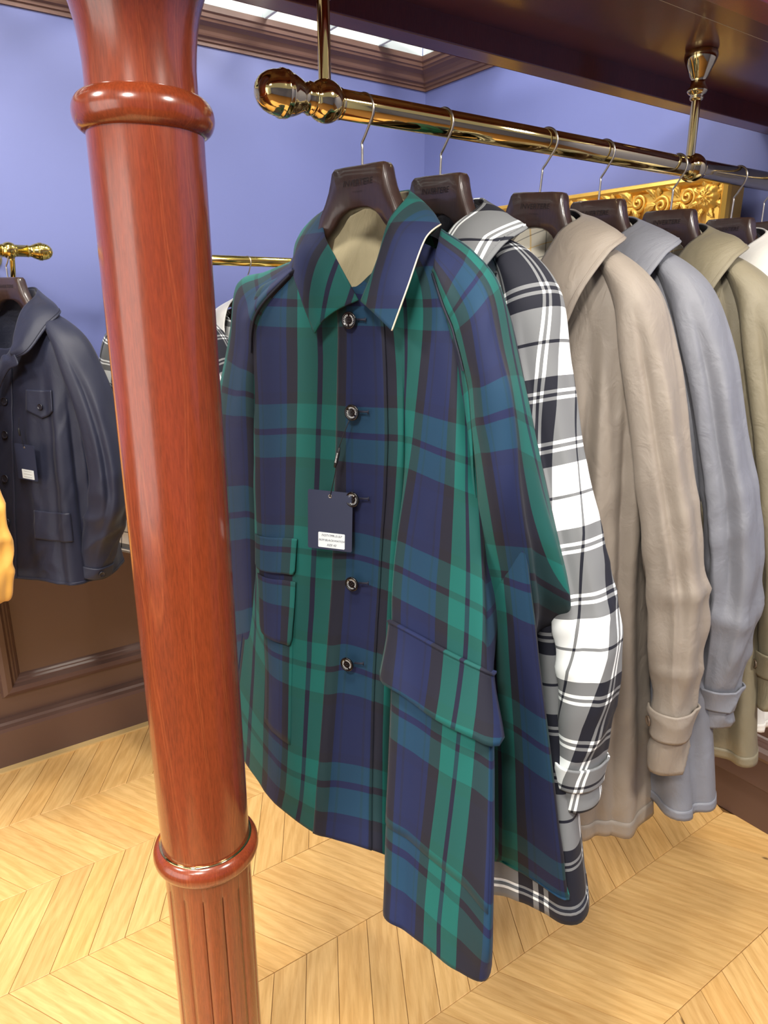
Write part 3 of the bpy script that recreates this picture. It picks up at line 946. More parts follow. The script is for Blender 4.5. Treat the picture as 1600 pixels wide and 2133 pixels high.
# ------------------------------------------------------------------ buttons and small trims
def button_meshes(rad, mat, ringtext):
    pr = [(0.0004, 0.0016), (rad * 0.5, 0.0016), (rad * 0.62, 0.0018), (rad * 0.74, 0.003), (rad * 0.88, 0.0036), (rad * 0.97, 0.003), (rad, 0.0018), (rad * 0.97, 0.0006), (rad * 0.8, 0.0), (0.0004, 0.0)]
    V, F = lathegeo(pr, (0, 0, 0), seg=32)
    me = make_mesh('button', V, F, mats=(mat,))
    geos = []
    for a in range(4):
        b = a * math.pi / 2 + 0.785
        geos.append(lathegeo([(0.0001, 0.0019), (rad * 0.085, 0.0019), (rad * 0.085, 0.0012)], (rad * 0.2 * math.cos(b), rad * 0.2 * math.sin(b), 0), seg=10))
    V, F = merge(*geos)
    holes = make_mesh('thread_hole', V, F, mats=(M_CORD,))
    txt = None
    if ringtext:
        k = rad / 0.0125
        txt = make_mesh('ring_lettering', [(x * k, y * k, 0.0026) for x, y, z in TXT_RING[0]], TXT_RING[1], smooth=False, mats=(M_WHITEINK,))
    return me, holes, txt
BT_BLACK = button_meshes(0.0122, M_BUTTON, True)
BT_NAVY = button_meshes(0.0115, M_BUTT_N, False)
BT_NSM = button_meshes(0.0085, M_BUTT_N, False)
BT_TAUPE = button_meshes(0.0095, M_BUTT_T, False)
BT_BLKS = button_meshes(0.0095, M_BUTTON, False)

def put_button(root, kit, pos, nrm, tilt=0.0, parent=None):
    nrm = Vector(nrm).normalized()
    up = Vector((0, 0, 1)); xa = up.cross(nrm).normalized(); ya = nrm.cross(xa)
    m = Matrix((xa, ya, nrm)).transposed().to_4x4()
    m = m @ Matrix.Rotation(tilt, 4, 'Z')
    m.translation = Vector(np.asarray(pos) - root.loc)
    b = bpy.data.objects.new('button', kit[0]); link(b)
    b.parent = parent or root.o
    b.matrix_local = m
    if parent is None:
        for me, nm in ((kit[1], 'thread_hole'), (kit[2], 'ring_lettering')):
            if me is None: continue
            c = bpy.data.objects.new(nm, me); link(c); c.parent = b
    return b

def ribbon(patch, rc, width, off, name, mat, root, parent=None, closed=False):
    """a narrow strip laid on a cloth surface along (row, col) path"""
    rc = crspline(np.asarray(rc, float), 8)
    p, n = patch.at(rc[:, 0], rc[:, 1], off)
    t = np.gradient(p, axis=0); t /= np.linalg.norm(t, axis=1)[:, None] + 1e-9
    b = np.cross(t, n)
    V = []
    for i in range(len(p)):
        V += [p[i] - b[i] * width / 2 - n[i] * off * 0.6, p[i] - b[i] * width / 4, p[i] + b[i] * width / 4, p[i] + b[i] * width / 2 - n[i] * off * 0.6]
    uv = np.repeat(patch.uv(rc[:, 0], rc[:, 1]), 4, 0)
    return part(name, V, [f[::-1] for f in gridfaces(len(p), 4)], mat, root, parent, uv=uv)

# ------------------------------------------------------------------ coat 1: the black watch coat in front
F1 = Frame(0.633, YR, 12)
PER = 0.196
def coat_one():
    px = F1.px
    t = Thing('tartan_coat', F1.pt((0, 0, 0.72)), 'dark green and navy tartan coat hanging first on the brass rail', 'coat', 'coats on the brass rail')
    L = lambda s, d, z: np.array([s, d, z])
    NC = 20
    ridge = [L(-.225, -.015, 1.625), L(-.19, .0, 1.645), L(-.12, .03, 1.68), L(-.05, .055, 1.65), L(.03, .068, 1.62), L(.07, .058, 1.64), L(.085, .045, 1.67), L(.10, .03, 1.69), L(.13, .015, 1.68),
             L(.17, 0, 1.66), L(.2, -.01, 1.64), L(.215, -.02, 1.63), L(.215, -.025, 1.63), L(.21, -.03, 1.63), L(.2, -.03, 1.635), L(.17, -.035, 1.65), L(.10, -.06, 1.69), L(0, -.075, 1.71), L(-.12, -.05, 1.68), L(-.225, -.016, 1.625)]
    def back(z, w0, w1, dd):    # columns 16..19
        return [L(w1 * .62, dd, z), L(0, dd - .008, z), L(-w0 * .6, dd, z), None]
    A = [L(-.235, -.02, 1.6), px(528, 632, .04), px(619, 634, .06), px(702, 634, .072), px(735, 634, .072), px(812, 634, .066), px(842, 634, .062), px(880, 634, .056), px(925, 634, .046),
         px(955, 634, .028), px(975, 632, .0), px(990, 632, -.02), L(.222, -.025, 1.6), L(.226, -.03, 1.6), L(.222, -.04, 1.6), L(.21, -.06, 1.6)] + back(1.6, .235, .2, -.085)
    B = [L(-.26, -.0, 1.404), px(530, 897, .05), px(617, 897, .068), px(700, 903, .075), px(735, 907, .075), px(829, 912, .064), px(842, 915, .056), px(857, 918, .062), px(902, 936, .07),
         px(948, 952, .075), px(992, 965, .05), px(1012, 972, .02), L(.255, .0, 1.404), px(988, 898, .045), px(1016, 890, .068), px(1061, 874, .05)] + back(1.404, .26, .25, -.095)
    C = [L(-.29, .01, 1.208), px(538, 1132, .07), px(610, 1145, .085), px(693, 1157, .08), px(738, 1159, .07), px(812, 1178, .055), px(836, 1190, .035), px(819, 1181, .07), px(872, 1207, .08),
         px(933, 1236, .088), px(1005, 1270, .085), px(1019, 1280, .065), L(.285, .02, 1.2), px(1015, 1205, .035), px(1048, 1208, .048), px(1107, 1222, .028)] + back(1.208, .29, .3, -.105)
    D = [L(-.3, .04, 1.03), px(551, 1340, .1), px(602, 1375, .117), px(678, 1393, .105), px(722, 1390, .085), px(800, 1415, .065), px(836, 1440, .02), px(814, 1468, .112), px(868, 1505, .12),
         px(921, 1540, .127), px(986, 1572, .126), px(1031, 1590, .108), L(.28, .03, 1.0), px(1038, 1503, .0), px(1068, 1517, .012), px(1149, 1558, -.01)] + back(1.012, .31, .34, -.115)
    E = [px(488, 1462, .08), px(549, 1548, .125), px(597, 1602, .148), px(660, 1628, .142), px(706, 1630, .118), px(796, 1648, .083), px(832, 1670, .02), px(803, 1741, .154), px(850, 1782, .162),
         px(890, 1818, .168), px(954, 1875, .178), px(1029, 1938, .172), L(.285, .03, .816), px(1042, 1762, -.008), px(1077, 1777, -.012), px(1181, 1832, -.024)] + back(.8, .3, .37, -.125)
    H = [px(480, 1540, .07), px(546, 1638, .13), px(585, 1686, .15), px(652, 1735, .148), px(697, 1747, .138), px(797, 1779, .107), px(832, 1800, .04), px(797, 1899, .19), px(842, 1939, .196),
         px(880, 1968, .197), px(948, 2021, .197), px(1023, 2027, .165), L(.29, .02, .72), px(1036, 1796, -.01), px(1078, 1816, -.014), px(1187, 1868, -.027)] + back(.76, .3, .37, -.13)
    rows = [ridge, A, B, C, D, E, H]
    for r in rows:
        if r[-1] is None: r[-1] = r[0] + np.array([-.001, -.001, 0])
    u = [-1.25, -.79, -.212, .212, .4, .788, 1.0, 1.212, 1.5, 1.788, 2.212, 2.42, 2.75, 3.0, 3.212, 3.78, 4.6, 5.4, 6.4, 7.4]
    vr = [-.4, 0, 1, 2, 3, 4, 4.46]
    uv = np.zeros((7, NC, 2))
    for i in range(7):
        for j in range(NC):
            v = vr[i]
            if i == 0: v = (1.6 - rows[0][j][2]) / PER
            if 13 <= j <= 15 and i == 6: v = 4.14
            uj = u[j]
            if i == 2 and 13 <= j <= 15: uj = (3.08, 3.3, 3.66)[j - 13]
            uv[i, j] = (uj, v)
    ctrl = np.array([[F1.pt(p) for p in r] for r in rows])
    def disp(r, c, q):
        fold = 0.0035 * vnoise(q[..., 0] * 2.2, q[..., 1] * 0.55, 3) * np.clip(r / 3, 0.2, 1)
        fine = 0.0012 * vnoise(q[..., 0] * 7, q[..., 1] * 4.0, 9)
        return fold + fine
    body = Patch(ctrl, uv, disp=disp)
    V, F, q = body.grid(kr=16, kc=9)
    o = part('body', V, F, M_TART, t, uv=q)
    solid(o, 0.0008, -1)
    # raised button placket
    V, F, q = body.grid(0.35, 6.0, 3.0, 4.75, 16, 9, off=0.0026)
    o = part('placket', V, F, M_TART, t, uv=q, mats=(M_TART, M_BEIGE_LIN)); solid(o, 0.002, -1)
    # pockets: near flap, near patch pocket edge, far flaps
    def flap(name, r0, r1, c0, c1, off, sk0=0.0, sk1=0.0, vshift=0.0, th=0.003, bulge=0.004, ushift=0.0, csh=0.0):
        nr, nc = 16, 26
        fr_ = np.linspace(0, 1, nr)[:, None] * np.ones((1, nc)); fc_ = np.linspace(0, 1, nc)[None, :] * np.ones((nr, 1))
        # rounded lower corners
        edge = np.minimum(fc_, 1 - fc_)
        rad_ = 0.09
        short = np.where(edge < rad_, 0.12 * (1 - np.sqrt(np.clip(1 - ((rad_ - edge) / rad_) ** 2, 0, 1))), 0)
        rr = r0 + sk0 * fc_ + (r1 - r0 + sk1 * fc_ - sk0 * fc_) * fr_ * (1 - short)
        cc = c0 + (c1 - c0) * fc_ + csh * fr_
        h = off + bulge * fr_ ** 1.3
        p, n = body.at(rr, cc, h)
        q = body.uv(rr, cc); q[..., 1] += vshift; q[..., 0] += ushift
        o = part(name, p.reshape(-1, 3), [f[::-1] for f in gridfaces(nr, nc)], M_TART, t, uv=q.reshape(-1, 2))
        solid(o, th, -1)
        return o
    flap('pocket_flap', 3.40, 3.82, 6.98, 11.0, 0.006, 0.0, 0.05, vshift=-0.02, bulge=0.012, csh=-0.12)
    ribbon(body, [(3.40, 7.0), (3.40, 9.0), (3.40, 11.1)], 0.006, 0.008, 'flap_welt', M_TART, t)
    flap('pocket_flap', 2.9, 3.22, 1.02, 2.12, 0.004, 0.0, 0.0, bulge=0.003, th=0.002)
    flap('pocket_flap', 3.28, 3.86, 1.02, 2.12, 0.004, 0.0, 0.0, vshift=-0.3, bulge=0.003, th=0.002)
    V, F, q = body.grid(3.3, 4.72, 1.05, 2.08, 14, 12, off=0.0014)
    o = part('patch_pocket', V, F, M_TART, t, uv=q); solid(o, 0.002, -1)
    V, F, q = body.grid(3.5, 4.86, 7.05, 10.72, 14, 9, off=0.0015)
    o = part('patch_pocket', V, F, M_TART, t, uv=q); solid(o, 0.0014, -1)
    # buttons and buttonholes
    for bx_, by_, dd in ((728, 667, .082), (734, 859, .086), (735, 1040, .083), (734, 1216, .083), (724, 1383, .096)):
        p = px(bx_, by_, dd)
        put_button(t, BT_BLACK, F1.pt(p), F1.N + 0.25 * F1.S, rng.uniform(0, 6))
        a = F1.pt(px(bx_ + 15, by_ - 2, dd - .004)); b = F1.pt(px(bx_ + 33, by_ - 1, dd - .006))
        V, F = tubegeo([a, (a + b) / 2 + F1.N * .0006, b], 0.0016, 6)
        V2, F2 = tubegeo([b + UPV * .003, b, b - UPV * .003], 0.0010, 6)
        part('buttonhole', *merge((V, F), (V2, F2)), M_STITCH, t)

    # near sleeve (tucked back below the elbow)
    def S(rows_px, backs, uv_, name, kr=12, mirror=False):
        pts = []
        for fr_pts, bk in zip(rows_px, backs):
            row = [px(*p) if p[0] > 5 else np.array(p) for p in fr_pts] + [np.array(b) for b in bk]
            if mirror: row = row[2::-1] + row[:2:-1]
            row.append(row[0])
            pts.append([F1.pt(p) for p in row])
        def dsp(r, c, q):
            k = np.clip(r / 3, 0.25, 1)
            return k * (0.004 * vnoise(q[..., 0] * 3.1, q[..., 1] * 0.8, 21) + 0.0016 * vnoise(q[..., 0] * 5 + q[..., 1] * 4, q[..., 1] * 2.4, 4))
        pa = Patch(pts, uv_, closed=True, disp=dsp)
        V, F, q = pa.grid(kr=kr, kc=10)
        o = part(name, V, F, M_TART, t, uv=q); solid(o, 0.002, -1)
        return pa
    rows_px = [
        [(900, 562, .042), (905, 535, .038), (912, 506, .02), (915, 492, .008), (920, 476, -.01)],
        [(925, 637, .054), (950, 592, .050), (972, 556, .034), (979, 542, .018), (988, 524, -.008)],
        [(950, 697, .058), (985, 662, .068), (1015, 622, .052), (1028, 614, .025), (1046, 602, -.02)],
        [(972, 782, .058), (1003, 772, .08), (1042, 747, .066), (1052, 745, .028), (1078, 738, -.03)],
        [(981, 886, .058), (1014, 876, .085), (1063, 860, .07), (1072, 862, .028), (1110, 882, -.03)],
        [(993, 1040, .06), (1032, 1040, .088), (1084, 1040, .066), (1094, 1044, .018), (1146, 1066, -.035)],
        [(1004, 1190, .035), (1046, 1193, .05), (1109, 1199, .03), (1120, 1206, -.015), (1187, 1243, -.05)],
        [(1008, 1262, .018), (1046, 1264, .032), (1114, 1268, .008), (1126, 1272, -.035), (1170, 1290, -.075)],
        [(1012, 1330, .0), (1050, 1335, .01), (1108, 1338, -.015), (1112, 1338, -.05), (1120, 1334, -.09)],
        [(.25, -.06, 1.02), (.27, -.05, 1.02), (.285, -.055, 1.02), (.292, -.07, 1.02), (.30, -.085, 1.02)],
        [(.25, -.07, .84), (.27, -.065, .84), (.285, -.07, .84), (.292, -.075, .84), (.30, -.085, .84)]]
    backs = [[(.11, -.05, 1.69), (.09, -.03, 1.66)], [(.15, -.06, 1.65), (.12, -.02, 1.59)], [(.2, -.075, 1.58), (.16, -.01, 1.52)], [(.225, -.085, 1.5), (.175, .0, 1.46)],
             [(.24, -.09, 1.4), (.19, -.0, 1.4)], [(.27, -.1, 1.3), (.21, .0, 1.3)], [(.3, -.105, 1.19), (.23, -.01, 1.2)], [(.3, -.11, 1.14), (.24, -.03, 1.15)], [(.3, -.12, 1.09), (.25, -.06, 1.1)],
             [(.29, -.11, 1.02), (.25, -.09, 1.02)], [(.285, -.1, .84), (.25, -.085, .84)]]
    vv = [-.55, -.16, .22, .68, 1.0, 1.5, 2.0, 2.27, 2.55, 3.0, 3.9]
    ue = [.14, .36, .64, .74, 1.12, 1.9, 2.6, 3.1]
    uv_ = np.zeros((11, 8, 2))
    for i in range(11):
        for j in range(8):
            uv_[i, j] = (ue[j], vv[i])
    for i in range(5, 11):
        k_ = min(1, (i - 4) / 2)
        uv_[i, :5, 0] = uv_[i, :5, 0] * (1 - k_) + np.array([.02, .22, .72, .74, .785]) * k_
    near = S(rows_px, backs, uv_, 'sleeve')
    ribbon(near, [(0.1, 0.06), (1, 0.04), (2, 0.03), (2.9, 0.03)], 0.004, 0.003, 'raglan_seam', M_STITCH, t)
    # far sleeve
    rows_px = [
        [(613, 564, .05), (612, 553, .032), (612, 543, .0)],
        [(545, 638, .058), (550, 600, .036), (556, 566, -.01)],
        [(526, 686, .056), (508, 645, .03), (502, 591, -.03)],
        [(524, 742, .052), (500, 722, .03), (487, 692, -.04)],
        [(523, 822, .052), (490, 818, .03), (461, 806, -.05)],
        [(525, 905, .05), (486, 902, .035), (453, 898, -.05)],
        [(528, 1075, .05), (495, 1073, .04), (462, 1080, -.05)],
        [(532, 1290, .06), (506, 1296, .05), (477, 1300, -.04)],
        [(537, 1446, .06), (510, 1457, .055), (490, 1463, -.02)]]
    backs = [[(-.12, -.045, 1.675), (-.1, -.03, 1.65)], [(-.2, -.05, 1.635), (-.16, -.02, 1.58)], [(-.26, -.07, 1.58), (-.2, -.01, 1.53)], [(-.3, -.085, 1.5), (-.22, .0, 1.47)],
             [(-.32, -.09, 1.42), (-.22, .0, 1.41)], [(-.33, -.09, 1.34), (-.23, .0, 1.34)], [(-.33, -.09, 1.16), (-.24, .01, 1.17)], [(-.32, -.07, .96), (-.24, .02, .97)], [(-.3, -.05, .82), (-.23, .03, .82)]]
    vv = [-.5, -.1, .32, .62, 1.0, 1.33, 2.0, 2.9, 3.5]
    ue = [.02, .46, .72, 1.3, 2.0, 2.7]
    uv_ = np.zeros((9, 6, 2))
    for i in range(9):
        for j in range(6): uv_[i, j] = (ue[j], vv[i])
    # reverse so that normals face outwards
    for k in range(9):
        rows_px[k] = rows_px[k]
    pts_far = S(rows_px, backs, uv_, 'sleeve', mirror=True)
    ribbon(pts_far, [(0.1, 1.95), (1, 1.97), (2, 1.97), (2.9, 1.97)], 0.004, 0.003, 'raglan_seam', M_STITCH, t)

    # collar
    r0 = [px(750, 627, .088), px(784, 543, .075), px(810, 458, .04), px(852, 403, -.02), L(0.0, -.078, 1.768), px(683, 431, -.035), px(674, 482, .022), px(698, 535, .065), px(746, 624, .086)]
    r2 = [px(817, 691, .104), px(848, 606, .092), px(887, 500, .05), px(916, 469, -.02), L(0.0, -.118, 1.70), px(648, 480, -.06), px(613, 548, .02), px(629, 618, .07), px(658, 696, .094)]
    ctrl, uvs = [], []
    for f in (0, .35, .7, 1):
        row, q = [], []
        for i, (a, b) in enumerate(zip(r0, r2)):
            p = a * (1 - f) + b * f
            bul = math.sin(f * math.pi * .9) * .010
            p = p + np.array([.4 * bul * (1 if i < 4 else -1 if i > 4 else 0), bul * (1 if i not in (3, 4, 5) else -.3), bul * .5])
            row.append(F1.pt(p))
            sgn = 1 if i < 4 else -1
            q.append(((abs(p[0] - .035) - .04) / PER, (1.748 - p[2]) / PER))
        ctrl.append(row); uvs.append(q)
    col = Patch(ctrl, uvs)
    V, F, q = col.grid(kr=8, kc=12)
    # planar cloth coordinates keep the collar's checks straight
    loc = V - F1.O
    s_ = loc @ F1.S; z_ = loc[:, 2]
    q = np.stack([(np.abs(s_ - .035) - .022) / PER, (1.748 - z_) / PER], 1)
    o = part('collar', V, F, M_TART, t, uv=q, mats=(M_TART, M_BEIGE_LIN)); solid(o, 0.003, -1, 1)
    cc = np.linspace(0.0, 3.3, 60)
    P, n = col.at(np.full(60, 3.0), cc, -0.001)
    V, F = tubegeo(P, 0.0013, 6)
    part('collar_piping', V, F, M_CREAM, t)
    # inner neck lining with its facing
    ctrl, uvs = [], []
    for z, w, dc, ds in ((1.758, .07, -.068, -.02), (1.72, .085, -.07, -.01), (1.66, .1, -.068, .0), (1.56, .12, -.07, .01), (1.42, .13, -.075, .02)):
        row, q = [], []
        for k in range(9):
            f = k / 4 - 1
            row.append(F1.pt((f * w - .003, dc + (ds - dc) * abs(f) ** 2.2, z - .034 * abs(f) ** 2)))
            q.append((f, (1.76 - z) * 5))
        ctrl.append(row); uvs.append(q)
    lin = Patch(ctrl, uvs, disp=lambda r, c, q: 0.005 * vnoise(c * 1.1, r * 1.6, 2) * np.clip(r - 1.2, 0, 1))
    V, F, q = lin.grid(kr=12, kc=6)
    o = part('lining', V, F, M_BEIGE_LIN, t, uv=q); solid(o, 0.002, 1)
    ribbon(lin, [(1.75, .5), (1.8, 4), (1.75, 7.5)], 0.002, -0.002, 'neck_facing_seam', M_STITCH, t)
    return t, body
coat1, body1 = coat_one()
hanger(F1, 1.795, ZR, 0.0195, 'dark wooden hanger inside the tartan coat', s0=-0.002, group='hangers on the brass rail')
# a first coat's swing tag on its cord
def swing_tag(fr, top, w, h, tiltS, lines, label, cord_from, mat_card=M_CARD, text=True):
    t = Thing('swing_tag', fr.pt(top) - UPV * h, label, 'price tag', 'navy swing tags')
    a = np.asarray(top, float)
    def W(x, y, off=0.0):
        # x to the right (towards +s), y down from the top edge
        ca, sa = math.cos(tiltS), math.sin(tiltS)
        p = np.array([a[0] + x * ca - y * sa * -1 * -1, a[1] + off + x * 0.25 * 0, a[2] - y * ca - x * sa])
        return fr.pt(p)
    nx = [(-w / 2 + .002, 0), (w / 2 - .002, 0), (w / 2, .002), (w / 2, h - .002), (w / 2 - .002, h), (-w / 2 + .002, h), (-w / 2, h - .002), (-w / 2, .002)]
    n = len(nx)
    V = [W(x, y, 0.0006) for x, y in nx] + [W(x, y, -0.0006) for x, y in nx]
    F = [tuple(range(n))[::-1], tuple(range(n, 2 * n))] + [(i, (i + 1) % n, n + (i + 1) % n, n + i) for i in range(n)]
    part('card', V, F, mat_card, t, smooth=False)
    hx, hy = 0.0, .008
    ring = []
    for r_, o_ in ((.0016, .0007), (.0018, .0013), (.0028, .0013), (.003, .0007)):
        ring += [W(hx + r_ * math.cos(k * math.pi / 9), hy + r_ * math.sin(k * math.pi / 9), o_) for k in range(18)]
    part('eyelet', ring, gridfaces(4, 18, True), M_STEEL, t)
    sx0, sx1, sy0, sy1 = -w * .26, w * .34, h * .705, h * .965
    V = [W(x, y, 0.001) for x, y in ((sx0 + .001, sy0), (sx1 - .001, sy0), (sx1, sy0 + .001), (sx1, sy1 - .001), (sx1 - .001, sy1), (sx0 + .001, sy1), (sx0, sy1 - .001), (sx0, sy0 + .001))]
    V2 = [v - fr.N * .0004 for v in V]
    st = part('sticker', V + V2, [tuple(range(8))[::-1]] + [(i, (i + 1) % 8, 8 + (i + 1) % 8, 8 + i) for i in range(8)], M_STICK, t, smooth=False)
    geos = []
    for k, (txt, sz) in enumerate(lines):
        tv, tf = text_geo(txt, sz, 0.3) if txt else scribble(.03, .003, 9, .0005)
        yy = sy0 + (sy1 - sy0) * (k + .6) / (len(lines) + .2)
        geos.append(([W((sx0 + sx1) / 2 + x, yy - y, 0.0014) for x, y, z in tv], tf))
    part('handwriting', *merge(*geos), M_INK, t, parent=st, smooth=False)
    A, B = fr.pt(cord_from), W(hx, hy, 0.001)
    P = crspline([A, A * .62 + B * .38 + fr.S * -.004 + fr.N * .004, A * .3 + B * .7 + fr.N * .003, B], 8)
    part('cord', *tubegeo(P, 0.0007, 6), M_CORD, t)
    m0, m1 = A * .66 + B * .34 - fr.S * .003 + fr.N * .005, A * .4 + B * .6 - fr.S * .0025 + fr.N * .0045
    V, F = tubegeo(np.linspace(m0, m1, 5), [.0018, .0028, .003, .0028, .0018], 10)
    sl = part('plastic_seal', V, F, M_CORD, t)
    if text:
        tv, tf = text_geo('INVERTERE', .0032)
        dv = (m1 - m0); ln = np.linalg.norm(dv); dv /= ln
        sd = np.cross(fr.N, dv)
        part('seal_lettering', [(m0 + m1) / 2 + dv * x + sd * y * -1 + fr.N * .0031 for x, y, z in tv], tf, M_WHITEINK, t, parent=sl, smooth=False)
    return t
p_top = F1.pt(F1.px(688, 1023, .1005))
FT = Frame(p_top[0], p_top[1], 40)
swing_tag(FT, (0, 0, p_top[2]), 0.073, 0.096, 0.03, [('IV271TPR-5157', .0052), ('5639 BLACKWATCH', .0047), ('SIZE 42', .005)], 'navy card price tag with white sticker on the tartan coat', FT.loc(F1.pt(F1.px(727, 876, .09))))

# ------------------------------------------------------------------ the other garments: one pattern, cut and hung differently
def garment(name, fr, label, category, mats, zhem=.68, group=None, per=.2, u0=0.0, v0=1.6, wscale=1.0, collar='fall', vz=1.61, sleeve_end=.80, elbow=0.0,
            strap=True, strap_kit=None, flaps=(), seed=1, fold=1.0, near_out=None, hem_w=.325, wr=1.0, buttons=None, bkit=None, collar_mat=None, cuffs=False, lining=None, lin_uv=4.0, far=True, sl_d=0.0, ush=0.0):
    mat, lin = mats
    t = Thing(name, fr.pt((0, 0, zhem)), label, category, group)
    rs = np.random.RandomState(seed)
    ph = rs.rand(8) * 6.28
    # body ring columns: far side -> front -> near side -> back -> far side
    TH = np.concatenate([np.linspace(math.pi, 0, 13), np.linspace(0, -math.pi, 9)[1:]])
    zs = [1.60, 1.5, 1.38, 1.24, 1.1, .96, .84, .74, zhem]
    if zhem > .75: zs = [1.60, 1.5, 1.4, 1.3, 1.2, 1.1, 1.02, (1.02 + zhem) / 2, zhem]
    zz = np.array(zs)
    f = (1.6 - zz) / (1.6 - zhem)
    W_ = (.215 + (hem_w - .215) * f ** 1.15) * wscale
    DF = .052 + .075 * f
    DB = -.08 - .045 * f
    rows, uvs = [], []
    r0 = []
    for th in TH:
        s = .22 * math.cos(th)
        a = abs(s)
        front = math.sin(th) >= 0
        z = 1.70 - .56 * (a - .08) if a > .08 else (vz + (1.70 - vz) * (a / .08) ** 1.3 if front else 1.715 - .015 * (a / .08))
        d = (.062 * max(0, 1 - a / .22) ** .7 - .008) if front else -(.075 * max(0, 1 - a / .22) ** .6) - .012
        r0.append((s, d, z))
    rows.append(r0)
    for k in range(len(zz)):
        row = []
        for th in TH:
            c, sn = math.cos(th), math.sin(th)
            s = W_[k] * math.copysign(abs(c) ** .85, c)
            d = (DF[k] if sn >= 0 else -DB[k]) * math.copysign(abs(sn) ** .7, sn)
            am = fold * .017 * f[k] ** 1.3
            g = am * (math.sin(5 * th + ph[0]) + .6 * math.sin(9 * th + ph[1]))
            row.append((s + g * c, d + g * (.4 + .6 * abs(sn)) * (1 if sn >= 0 else -1) + .02 * f[k], zz[k]))
        rows.append(row)
    P = np.array(rows)
    arc = np.concatenate([[0], np.cumsum(np.linalg.norm(np.diff(P[5], axis=0), axis=1))])
    uv = np.zeros(P.shape[:2] + (2,))
    uv[..., 0] = (arc / per)[None, :] + u0
    uv[..., 1] = (v0 - P[..., 2]) / per
    jb = lambda v: v + rs.uniform(-.2, .2)
    BF = [(jb(7.6), .5, .010, 1.4, 11, 0.03), (jb(8.7), .4, -.009, 1.0, 11, .05), (jb(9.5), .5, .012, 1.2, 11, .02), (jb(10.6), .4, -.010, 1.6, 11, .02), (jb(11.3), .5, .012, 1.6, 11, 0), (jb(4.4), .5, .011, 1.4, 11, -.03), (jb(2.6), .5, .011, 1.4, 11, 0), (jb(14), .6, .012, 2, 11, 0), (jb(17), .6, .012, 2, 11, 0)]
    def disp(r, c, q):
        k = np.clip(r / 4, .15, 1) * wr
        a = vnoise(q[..., 0] * per * 22, q[..., 1] * per * 4, seed)
        b = vnoise(q[..., 0] * per * 30 + q[..., 1] * per * 18, q[..., 1] * per * 16, seed + 3)
        c2 = 1 - np.abs(vnoise(q[..., 0] * per * 13 + .5 * b, q[..., 1] * per * 1.8, seed + 8))
        h = k * (.004 * a + .0018 * b + .005 * (c2 ** 2 - .4))
        for c0, wd, am, ra, rb, dr in BF:
            x = (c - c0 - dr * (r - ra)) / wd
            e = np.clip((r - ra) / 2.0, 0, 1) * np.clip((rb - r) / 1.5, 0, 1)
            h = h + wr * am * e * e * (3 - 2 * e) * np.where(x < 0, np.exp(-x * x * 2.6), np.exp(-x * x * .7))
        return h
    body = Patch([[fr.pt(p) for p in r] for r in P], uv, disp=disp)
    V, F, q = body.grid(kr=10, kc=12)
    o = part('body', V, F, mat, t, uv=q, mats=(mat, lin)); solid(o, .0012, -1, 1)
    # hem turn-up
    V, F, q = body.grid(len(zz) - .32, len(zz), 0, 20, 10, 7, off=.0014)
    o = part('hem', V, F, mat, t, uv=q); solid(o, .0016, -1)
    # placket
    V, F, q = body.grid(.6, len(zz), 5.75, 6.6, 9, 10, off=.003)
    o = part('placket', V, F, mat, t, uv=q); solid(o, .002, -1)
    # sleeves
    def sleeve(side):
        no = near_out or {}
        path = [(.075, -.008, 1.702), (.145, -.008, 1.668), (.20, -.006, 1.604), (.232, -.004, 1.5), (.264, -.002, 1.38), (.296, .0, 1.25), (.326, .002, 1.12), (.34, .006, .99), (.346, .008, .90), (.35, .008, sleeve_end)]
        if zhem > .75:
            path = [(.08, -.006, 1.702), (.15, -.006, 1.668), (.208, -.004, 1.604), (.245, .0, 1.5), (.268, .006, 1.4), (.278, .012, 1.3), (.278, .02, 1.2), (.266, .03, 1.1), (.25, .04, 1.03), (.24, .045, sleeve_end)]
        a_ = [.006, .018, .034, .037, .034, .040, .044, .035, .029, .028] if zhem < .75 else [.006, .018, .036, .042, .044, .046, .048, .044, .040, .038]
        b_ = [.014, .040, .054, .050, .047, .047, .048, .047, .042, .040]
        N = 14
        PH = np.linspace(math.pi, -math.pi, N + 1)
        path = np.array(path)
        path[3:, 1] += sl_d
        if side > 0 and no:
            for k, v in no.items(): path[k, 0] += v
        if side < 0 and no:
            for k, v in no.items(): path[k, 0] += v * .5
        T = np.gradient(path, axis=0); T /= np.linalg.norm(T, axis=1)[:, None]
        rows = []
        for k in range(len(path)):
            pr = np.array([-T[k][2], 0, T[k][0]])
            rows.append([path[k] + pr * a_[k] * math.cos(p) + np.array([0, 1, 0]) * b_[k] * math.sin(p) for p in PH])
        P = np.array(rows)
        P[:, :, 0] *= side
        if side < 0: P = P[:, ::-1]
        L_ = np.concatenate([[0], np.cumsum(np.linalg.norm(np.diff(path, axis=0), axis=1))])
        C_ = np.concatenate([[0], np.cumsum(np.linalg.norm(np.diff(P[5], axis=0), axis=1))])
        uv = np.zeros(P.shape[:2] + (2,))
        uv[..., 0] = (C_ / per)[None, :] + u0 - .08
        uv[..., 0] += ush * (np.maximum(L_, .15)[:, None] - .42)
        uv[..., 1] = ((v0 - 1.692) + L_[:, None] * .97) / per
        j = lambda v: v + rs.uniform(-.25, .25)
        SF = [(j(2.9), .7, .010, 1.6, 7.2, j(.0) * .5), (j(4.5), .55, -.011, 2.0, 6.6, j(.0) * .6), (j(5.9), .7, .008, 2.6, 7.8, j(0) * .5), (j(8.5), .8, .009, 2.0, 8.5, 0), (j(11), .8, .009, 2.0, 8.5, 0)]
